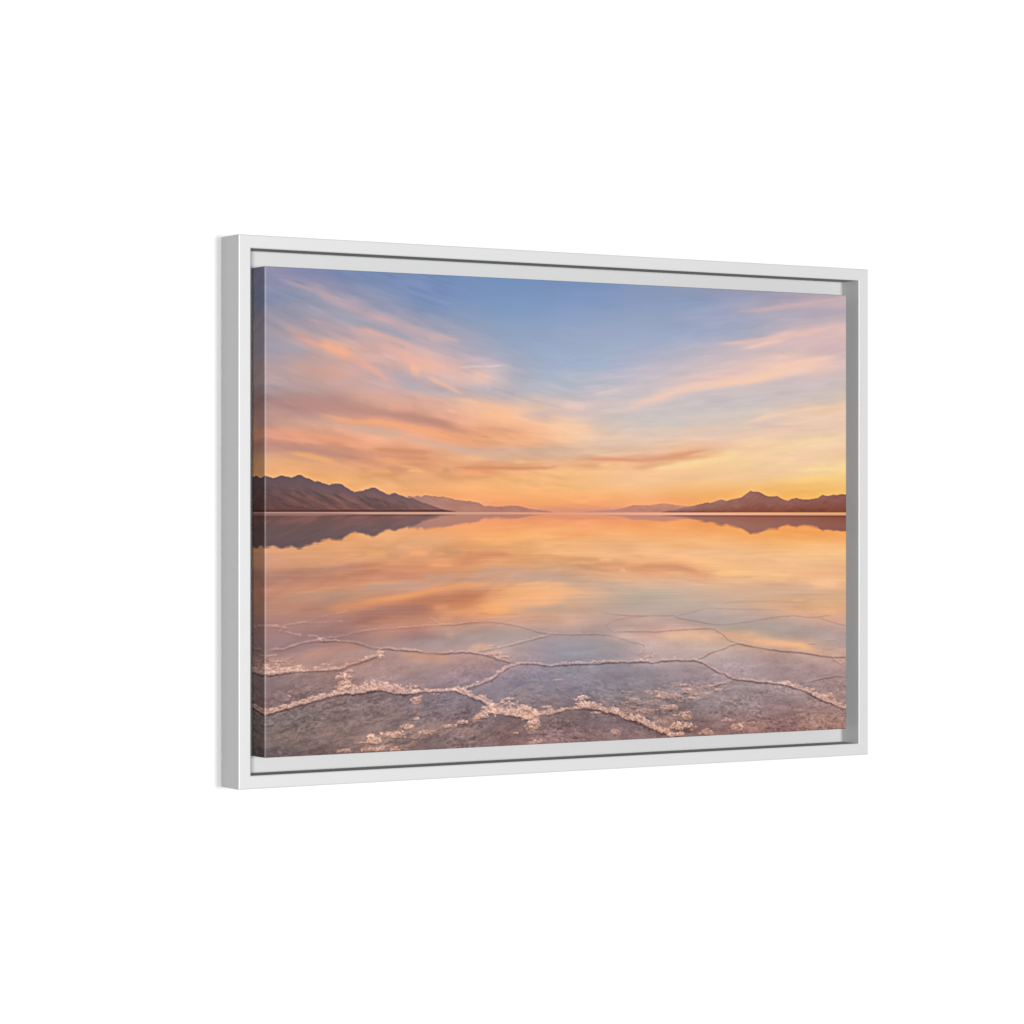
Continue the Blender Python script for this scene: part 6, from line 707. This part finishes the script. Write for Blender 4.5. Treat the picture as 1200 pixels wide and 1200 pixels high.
def mountains(img, u, v, streak):
    ridge_specs = [
        # skyline, top colour at its left and right end, foot colour at its left and right end
        (RIDGE_LEFT_FAR, ((168, 124, 118), (192, 132, 116)), ((172, 124, 116), (184, 124, 108))),
        (RIDGE_LEFT, ((112, 90, 94), (140, 106, 104)), ((108, 74, 70), (146, 100, 94))),
        (RIDGE_RIGHT_FAR, ((208, 140, 120), (200, 136, 116)), ((200, 140, 120), (184, 124, 108))),
        (RIDGE_RIGHT, ((180, 126, 110), (154, 96, 82)), ((164, 106, 86), (136, 74, 52))),
    ]
    halo = np.zeros(u.shape)
    layers = []
    for k, (txt, tops, feet) in enumerate(ridge_specs):
        p = points(txt)
        rough = (fbm(u / 6.0, u * 0 + 3.1 * k, 50 + k, 2) - 0.5) * 2.0
        sky = np.interp(u, p[:, 0], p[:, 1], left=503, right=503) + rough * (np.interp(u, p[:, 0], p[:, 1], left=503, right=503) < 494)
        f = np.clip((u - p[0, 0]) / (p[-1, 0] - p[0, 0]), 0, 1)[..., None]
        top = rgb(tops[0]) * (1 - f) + rgb(tops[1]) * f
        foot = rgb(feet[0]) * (1 - f) + rgb(feet[1]) * f
        layers.append((p, sky, top, foot, k))
        halo = np.maximum(halo, np.exp(-np.abs(v - sky) / 3.5) * (sky < 495) * (v < sky + 1))
    img += (halo * 9)[..., None]
    for p, sky, top, foot, k in layers:
        h = np.maximum(500 - sky, 1)
        g = np.clip((v - sky) / h, 0, 1)
        top, foot = (top * 0.94, foot * 0.95) if k in (1, 3) else (top * 0.97, foot * 0.97)
        col = top * (1 - smooth(0.1, 1.0, g)[..., None]) + foot * smooth(0.1, 1.0, g)[..., None]
        if k == 1:
            fold = fbm((u + v) / 45, (v - u * 0.42) / 7.5, 71, 3) - 0.5
            rust = smooth(0.02, 0.2, fold) * smooth(0.2, 0.5, g) * (1 - smooth(0.86, 1, g))
            gully = fbm((u + v * 0.6) / 16, (v - u * 0.5) / 4.0, 77, 3) - 0.5
            col = col + (gully * 15 * smooth(0.05, 0.3, g))[..., None] * np.array([1.0, 0.8, 0.75])
            rust = rust * (0.45 + 0.55 * smooth(60, 200, u))
            col = col + rust[..., None] * (np.array([152., 96, 86]) - col) * 0.6
            dark = smooth(0.0, 0.25, -fold) * smooth(0.1, 0.45, g) * (1 - smooth(0.82, 0.95, g))
            col = col + dark[..., None] * (np.array([84., 68, 72]) - col) * 0.5 * (1 - smooth(250, 430, u))[..., None]
            shore = smooth(493.5, 496, v) * (1 - smooth(560, 640, u))
            col = col + shore[..., None] * (np.array([96., 58, 56]) - col) * 0.55
        else:
            fold = fbm((u + v * 1.0) / 30, (v - u * 0.2) / 10, 81 + k, 3) - 0.5
            gully = fbm((u - v * 0.6) / 18, (v + u * 0.4 * (1 if k == 3 else -1)) / 4.5, 87 + k, 3) - 0.5
            col = col + (fold * 16 + gully * 11)[..., None]
        a = smooth(-0.9, 0.9, v - sky) * (1 - smooth(499.5, 501.5, v)) * (1.0 if k in (1, 3) else 0.86)
        img[:] = img * (1 - a[..., None]) + col * a[..., None]
    # mirrored in the still water
    mid = np.interp(u, [0, 1500], [499.6, 501.6])
    rv = 2 * mid - v + (streak - 0.5) * 1.5
    s_rip = fbm(u / 40, v / 3.0, 97, 2)
    for p, sky, top, foot, k in layers:
        h = np.maximum(500 - sky, 1)
        g = np.clip((rv - sky) / h, 0, 1)
        top2 = top * 0.93 if k in (1, 3) else top * 0.97
        col = top2 * (1 - smooth(0.2, 1.0, g)[..., None]) + foot * smooth(0.2, 1.0, g)[..., None]
        if k == 1:
            fold = fbm((u - v) / 60, (v + u * 0.3) / 9, 91, 3) - 0.5
            rust = smooth(-0.02, 0.25, fold) * smooth(0.15, 0.6, g)
            col = col + rust[..., None] * (np.array([132., 84, 80]) - col) * 0.55
            col = col + (fold * 40)[..., None] * np.array([1.0, 0.7, 0.65])
            dk = (1 - smooth(0.5, 1.0, g)) * (1 - smooth(100, 430, u))
            col = col + dk[..., None] * (np.array([98., 80, 84]) - col) * 0.6
        a = smooth(-4.0, 4.0, rv - sky + (s_rip - 0.5) * 5) * smooth(503, 505, v) * (0.95 if k in (1, 3) else 0.82)
        img[:] = img * (1 - a[..., None]) + col * a[..., None]
    # the bright far shore of salt, and a darker line of wet ground beside it
    c = np.interp(u, [0, 400, 750, 1050, 1500], [502.1, 502.3, 503.6, 504.4, 504.9])
    hw = np.interp(u, [0, 400, 750, 1050, 1500], [2.0, 2.2, 1.8, 2.7, 2.7])
    cols = np.array([rgb(x) for x in ((168, 130, 128), (192, 148, 132), (220, 160, 136), (234, 176, 148), (228, 172, 132), (220, 160, 116))])
    line = np.stack([np.interp(u, [0, 300, 700, 1050, 1250, 1500], cols[:, i]) for i in range(3)], -1)
    a = (1 - smooth(hw - 0.6, hw + 0.8, np.abs(v - c))) * 0.92
    near_shore = 1 - smooth(494, 502, np.minimum(layers[1][1], layers[3][1]))
    dark = np.exp(-((v - (c - hw - 1.6)) / 1.3) ** 2) * 0.35 * near_shore
    dark += np.exp(-((v - (c + hw + 1.8)) / 1.4) ** 2) * 0.35 * near_shore
    img *= (1 - dark[..., None] * np.array([0.45, 0.6, 0.6]))
    img[:] = img * (1 - a[..., None]) + line * a[..., None]
    left = 1 - smooth(110, 260, u)
    a = np.exp(-((v - 503.4) / 0.9) ** 2) * left * 0.75
    img[:] = img * (1 - a[..., None]) + np.array([104., 66, 66]) * a[..., None]
    a = np.exp(-((v - 506.3) / 1.1) ** 2) * left * 0.75
    img[:] = img * (1 - a[..., None]) + np.array([176., 134, 130]) * a[..., None]


def paint(cu, cv):
    """Colours (0..255, display) of the print at columns cu and rows cv in print units."""
    u, v = np.meshgrid(cu, cv)
    tab = np.array(INK_TABLE, float)
    tab = tab.reshape(tab.shape[0], -1, 3)
    nv, nu = tab.shape[:2]
    # streaks follow the clouds: down to the right on the left, gently up on the right
    vv = np.where(v < 500, v, 1000 - v)
    k = np.clip((500 - vv) / 420, 0, 1) ** 0.7
    lean = np.where(u < 760, -0.24 * (u - 760), 0.13 * (u - 760)) * k
    y = vv + lean
    s1 = fbm(u / 95, y / 15, 11, 4)
    s2 = fbm(u / 260, y / 26, 21, 3)
    s3 = fbm(u / 60, y / 5, 31, 2)
    calm = 1 - smooth(640, 760, v)
    clear = smooth(380, 520, u) * (1 - smooth(950, 1150, u)) * (1 - smooth(60, 260, vv))   # the clear blue
    wv = v + ((s1 - 0.5) * 15 + (s2 - 0.5) * 8) * (0.3 + 0.7 * calm) * (1 - 0.85 * clear)
    wu = u + (s2 - 0.5) * 60 * calm
    fx = np.clip(wu / 1500 * (nu - 1), 0, nu - 1.001)
    fy = np.clip(wv / 1000 * (nv - 1), 0, nv - 1.001)
    x0, y0 = fx.astype(int), fy.astype(int)
    ax, ay = (fx - x0), (fy - y0)
    ax, ay = ax[..., None], ay[..., None]
    img = ((tab[y0, x0] * (1 - ax) + tab[y0, x0 + 1] * ax) * (1 - ay)
           + (tab[y0 + 1, x0] * (1 - ax) + tab[y0 + 1, x0 + 1] * ax) * ay)
    img += ((s1 - 0.5) * 12 * (1 - 0.85 * clear) * calm)[..., None] * np.array([1.0, 0.85, 0.7])
    img += ((s3 - 0.5) * 5 * calm * (1 - 0.8 * clear))[..., None]

    # fine wisps, peach where they catch the light and mauve between
    wisp = fbm(u / 60, y / 10, 35, 3) - 0.5
    wamt = calm * (1 - clear) * smooth(0.35, 0.65, fbm(u / 130, y / 40, 37, 2)) * (1 - 0.5 * smooth(500, 760, u) * (1 - smooth(250, 500, v))) * np.where(v < 500, 1.0, 0.7) * (1 - 0.55 * smooth(900, 1100, u))
    img += (wisp * (18 + 14 * smooth(150, 330, vv)) * wamt)[..., None] * np.array([1.0, 0.72, 0.55])

    for table in (SKY_STREAKS, WATER_STREAKS):
        for txt, sg, col, op in table:
            p = points(txt)
            w = window(u, v, p, sg * 4 + 10)
            uu, vw = u[w], v[w]
            d, _ = line_distance(uu, vw + (s1[w] - 0.5) * sg * 1.7, p)
            # the streak thins out towards both of its ends
            along = np.minimum(uu - p[:, 0].min(), p[:, 0].max() - uu) / max(np.ptp(p[:, 0]), 1)
            taper = 0.4 + 0.6 * smooth(-0.05, 0.3, along)
            a = np.exp(-0.5 * (d / (sg * taper)) ** 2) * op * (0.55 + 0.9 * s1[w]) * smooth(-0.03, 0.2 + 0.28 * math.exp(-np.ptp(p[:, 0]) / 80), along)
            blend(img, w, rgb(col), np.clip(a, 0, 1))

    # fine ripples on the water
    ripple = fbm(u / 110, v / 2.6, 41, 2) - 0.5
    img += (ripple * 9 * smooth(515, 600, v) * (1 - smooth(720, 800, v)))[..., None] * np.array([1.0, 0.85, 0.75])

    mountains(img, u, v, s3)

    # wet salt in the foreground: grain that grows coarser and stronger towards the viewer
    near = smooth(735, 975, v)
    persp = np.interp(v, [640, 1000], [0.55, 1.25])
    tilt = np.where(u < 620, 0.20 * (u - 620), -0.03 * (u - 620))
    gy = v + tilt
    g1 = fbm(u / 16, gy / 5.0, 101, 3) - 0.5
    g2 = fbm(u / 44, gy / 12, 111, 3) - 0.5
    g3 = fbm(u / 8, gy / 4.2, 121, 2)
    g4 = fbm(u / 6, gy / 2.8, 125, 2) - 0.5
    patch = smooth(0.42, 0.66, fbm(u / 120, gy / 40, 131, 3))
    rough = near * (0.45 + 0.9 * patch)
    img += ((g1 * 21 * rough + g4 * 38 * rough + g2 * (12 + 26 * near) * smooth(660, 760, v)))[..., None] * np.array([1.0, 0.93, 0.93])
    img += smooth(720, 800, v)[..., None] * np.array([1.0, 1.5, -1.5])
    speck = smooth(0.66, 0.8, g3) * near * (0.25 + 0.6 * patch)
    img[:] = img * (1 - speck[..., None] * 0.5) + np.array([190., 150, 144]) * speck[..., None] * 0.5
    pit = smooth(0.66, 0.8, 1 - g3) * near
    img *= (1 - 0.08 * pit[..., None])

    e1 = fbm(u / 9, v / 5, 141, 3)
    e2 = fbm(u / 4.2, v / 2.8, 151, 2)
    e3 = fbm(u / 40, v / 30, 161, 2)
    e4 = fbm(u / 3.4, v / 2.3, 155, 2)
    crust_col = (np.array([220., 172, 152]) + (e2[..., None] - 0.5) * np.array([84., 84, 78])
                 + (e1[..., None] - 0.5) * np.array([48., 46, 42]))
    crust_col += np.clip((v - 820) / 180, -1, 1)[..., None] * np.array([8., 4, 0])
    film = fbm(u / 22, gy / 7, 171, 4)
    for x, yv, rx, ry, op in SALT_FILM:
        p = np.array([[x - rx, yv - ry], [x + rx, yv + ry]])
        w = window(u, v, p, 20)
        r = np.hypot((u[w] - x) / rx, (v[w] - yv) / ry)
        inside = 1 - smooth(0.5, 1.15, r)
        a = smooth(0.0, 0.07, film[w] - 0.66 + 0.22 * inside) * inside * op * 0.7
        b = smooth(0.0, 0.07, np.roll(film, 2, 0)[w] - 0.66 + 0.22 * inside) * inside * op * (1 - a)
        img[w] = img[w] * (1 - b[..., None] * 0.16)
        img[w] = img[w] * (1 - a[..., None]) + crust_col[w] * 0.97 * a[..., None]
    for txt, cw, cop, dw, dop in CRACKS:
        p = points(txt)
        deep = p[:, 1].mean()                     # fainter under deeper water
        cop = cop * float(np.interp(deep, [690, 740, 800], [0.35, 0.6, 1.0]) * (0.9 if cw < 6 else 1.0))
        dop = dop * float(np.interp(deep, [690, 760, 840], [0.3, 0.48, 0.8]))
        w = window(u, v, p, cw * 2 + dw * 3 + 12)
        uu, vw = u[w], v[w]
        wob = (e1[w] - 0.5) * min(7, 1 + cw * 0.6)
        ends = np.minimum(np.hypot(uu - p[0, 0], vw - p[0, 1]), np.hypot(uu - p[-1, 0], vw - p[-1, 1]))
        d, s = line_distance(uu, vw + wob, p)
        up = np.where(s >= 0, d, -d)
        wid = cw * (0.45 + 1.2 * e1[w]) * (0.6 + 0.8 * e3[w])
        a = smooth(-0.6, 0.7, up) * (1 - smooth(wid * 0.8, wid * 1.15 + 0.8, up)) * cop * (0.6 + 0.4 * smooth(0.3, 0.5, e4[w])) * smooth(0.12, 0.5, e3[w] + 0.02 * cw)
        col = crust_col[w] if cw > 3.9 else crust_col[w] * 0.4 + np.array([218., 176, 160]) * 0.6
        under = img[w]
        # a thin rim keeps some of the tint of the water beside it
        col = col * 0.8 + np.clip(under * 1.15, 0, 235) * 0.2
        img[w] = under * (1 - np.clip(a, 0, 1)[..., None]) + col * np.clip(a, 0, 1)[..., None]
        b = np.exp(-0.5 * ((up + dw * 0.7) / (dw * 0.75)) ** 2) * dop * np.clip(0.25 + 1.3 * e3[w], 0, 1) * (0.4 + 0.6 * smooth(0, 12, ends))
        dark = img[w] * np.array([0.56, 0.52, 0.54])
        img[w] = img[w] * (1 - b[..., None]) + dark * b[..., None]
    for x, yv, rx, ry, op in CRUST:
        p = np.array([[x - rx, yv - ry], [x + rx, yv + ry]])
        w = window(u, v, p, 16)
        r = np.hypot((u[w] - x) / rx, (v[w] - yv) / ry) + (e1[w] - 0.5) * 1.2 + (film[w] - 0.5) * 2.2
        a = (1 - smooth(0.85, 1.05, r)) * op * (0.4 + 0.5 * smooth(0.3, 0.5, e4[w]))
        rb = np.hypot((u[w] - x) / rx, (v[w] - yv - ry * 0.75) / (ry * 0.8)) + (e1[w] - 0.5) * 1.3 + (film[w] - 0.5) * 1.6
        b = (1 - smooth(0.6, 1.1, rb)) * op * 0.4
        img[w] = img[w] * (1 - b[..., None] * np.array([0.42, 0.48, 0.46]))
        shade = crust_col[w] * (1.02 - 0.12 * np.clip((v[w] - yv) / ry, -1, 1))[..., None]
        a = np.clip(a, 0, 1)
        img[w] = img[w] * (1 - a[..., None]) + shade * a[..., None]
    img += (smooth(740, 800, v) * (1 - smooth(880, 960, v)) * (0.5 + 0.5 * smooth(200, 500, u)))[..., None] * np.array([-3.0, 1.0, 7.0])
    glow = smooth(380, 470, v) * (1 - smooth(600, 690, v)) * smooth(500, 900, u)
    img += glow[..., None] * np.array([0.0, 0.0, 4.0])
    grey = (img @ np.array([0.3, 0.59, 0.11]))[..., None]
    img = grey + (img - grey) * 0.95
    img = sharpen(img, 8, 0.14)
    img = sharpen(img, 2, 0.42)
    return np.clip(img, 20, 253)


# ------------------------------------------------------------------ the stretched canvas, wrapped round its bars


def build_canvas():
    depth = PRINT_FRONT - PRINT_BACK
    fold = 0.0012
    nfx, nfy = 880, 590
    side = np.linspace(-depth, -fold * 0.8, 26)
    bend = np.linspace(-fold * 0.8, fold * 0.8, 6)[1:-1]

    def axis(length, n):
        flat = np.linspace(fold * 0.8, length - fold * 0.8, n)
        a = np.concatenate([side, bend, flat, length - bend[::-1], length - side[::-1]])
        # distance along the cloth -> position across the picture and drop behind its face
        t = np.minimum(a, length - a)
        q = np.clip((t + fold * 0.8) / (fold * 1.6), 0, 1) * (math.pi / 2)
        pos = np.where(t >= fold * 0.8, t, np.where(t <= -fold * 0.8, 0.0, fold * (1 - np.cos(q))))
        drop = np.where(t >= fold * 0.8, 0.0, np.where(t <= -fold * 0.8, -t + fold * 0.2, fold * (1 - np.sin(q))))
        pos = np.where(a < length / 2, pos, length - pos)
        return a, pos, drop

    ax, px, dx = axis(PRINT_W, nfx)
    ay, py, dy = axis(PRINT_H, nfy)
    # the print is mirrored on to the sides
    mu = np.where(ax < 0, -ax, np.where(ax > PRINT_W, 2 * PRINT_W - ax, ax)) / PRINT_W * 1500
    mv = np.where(ay < 0, -ay, np.where(ay > PRINT_H, 2 * PRINT_H - ay, ay)) / PRINT_H * 1000
    iu, iv = np.argsort(mu), np.argsort(mv)
    img = np.empty((len(ay), len(ax), 3))
    tmp = paint(mu[iu], mv[iv])
    img[np.ix_(iv, iu)] = tmp

    # edge highlight painted into the left fold's colour, mixed with cracked, worn ink
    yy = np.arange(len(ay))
    worn_highlight = np.exp(-0.5 * ((ax - 0.0001) / 0.0008) ** 2)[None, :] * (0.34 + 0.16 * noise(yy / 9.0, yy * 0.0, 5))[:, None]
    img = img * (1 - worn_highlight[..., None]) + np.array([236., 226, 224]) * worn_highlight[..., None]

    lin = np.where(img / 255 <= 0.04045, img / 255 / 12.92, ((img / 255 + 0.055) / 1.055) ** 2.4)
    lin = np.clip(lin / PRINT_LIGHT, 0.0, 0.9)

    nx, ny = len(ax), len(ay)
    X = np.broadcast_to(px[None, :] - PRINT_W / 2, (ny, nx))
    Z = np.broadcast_to(PRINT_H / 2 - py[:, None], (ny, nx))
    Y = -(PRINT_FRONT - np.clip(np.maximum(dx[None, :], dy[:, None]), 0, depth - 0.0002))
    co = np.stack([X, Y, Z], -1).reshape(-1, 3)
    idx = np.arange(nx * ny).reshape(ny, nx)
    a, b, c, d = idx[:-1, :-1], idx[1:, :-1], idx[1:, 1:], idx[:-1, 1:]
    quads = np.stack([a, b, c, d], -1)
    onx = (np.minimum(ax, PRINT_W - ax) < -fold * 0.79)
    ony = (np.minimum(ay, PRINT_H - ay) < -fold * 0.79)
    corner = (onx[:-1] & onx[1:])[None, :] & (ony[:-1] & ony[1:])[:, None]
    quads = quads[~corner]
    used = np.unique(quads)
    remap = np.full(nx * ny, -1)
    remap[used] = np.arange(len(used))
    quads = remap[quads].astype(np.int32)
    co = co[used].astype(np.float32)
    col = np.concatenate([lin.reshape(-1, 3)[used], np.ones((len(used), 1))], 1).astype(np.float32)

    me = bpy.data.meshes.new("canvas")
    me.vertices.add(len(co))
    me.vertices.foreach_set("co", co.ravel())
    me.loops.add(quads.size)
    me.loops.foreach_set("vertex_index", quads.ravel())
    me.polygons.add(len(quads))
    me.polygons.foreach_set("loop_start", np.arange(0, quads.size, 4, dtype=np.int32))
    me.polygons.foreach_set("loop_total", np.full(len(quads), 4, dtype=np.int32))
    me.polygons.foreach_set("use_smooth", np.ones(len(quads), dtype=bool))
    me.update(calc_edges=True)
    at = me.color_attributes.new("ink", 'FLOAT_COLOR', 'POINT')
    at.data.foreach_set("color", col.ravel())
    me.validate()
    me.materials.append(MAT_CANVAS)
    o = bpy.data.objects.new("canvas", me)
    scene.collection.objects.link(o)
    o.parent = picture
    return o


canvas = build_canvas()
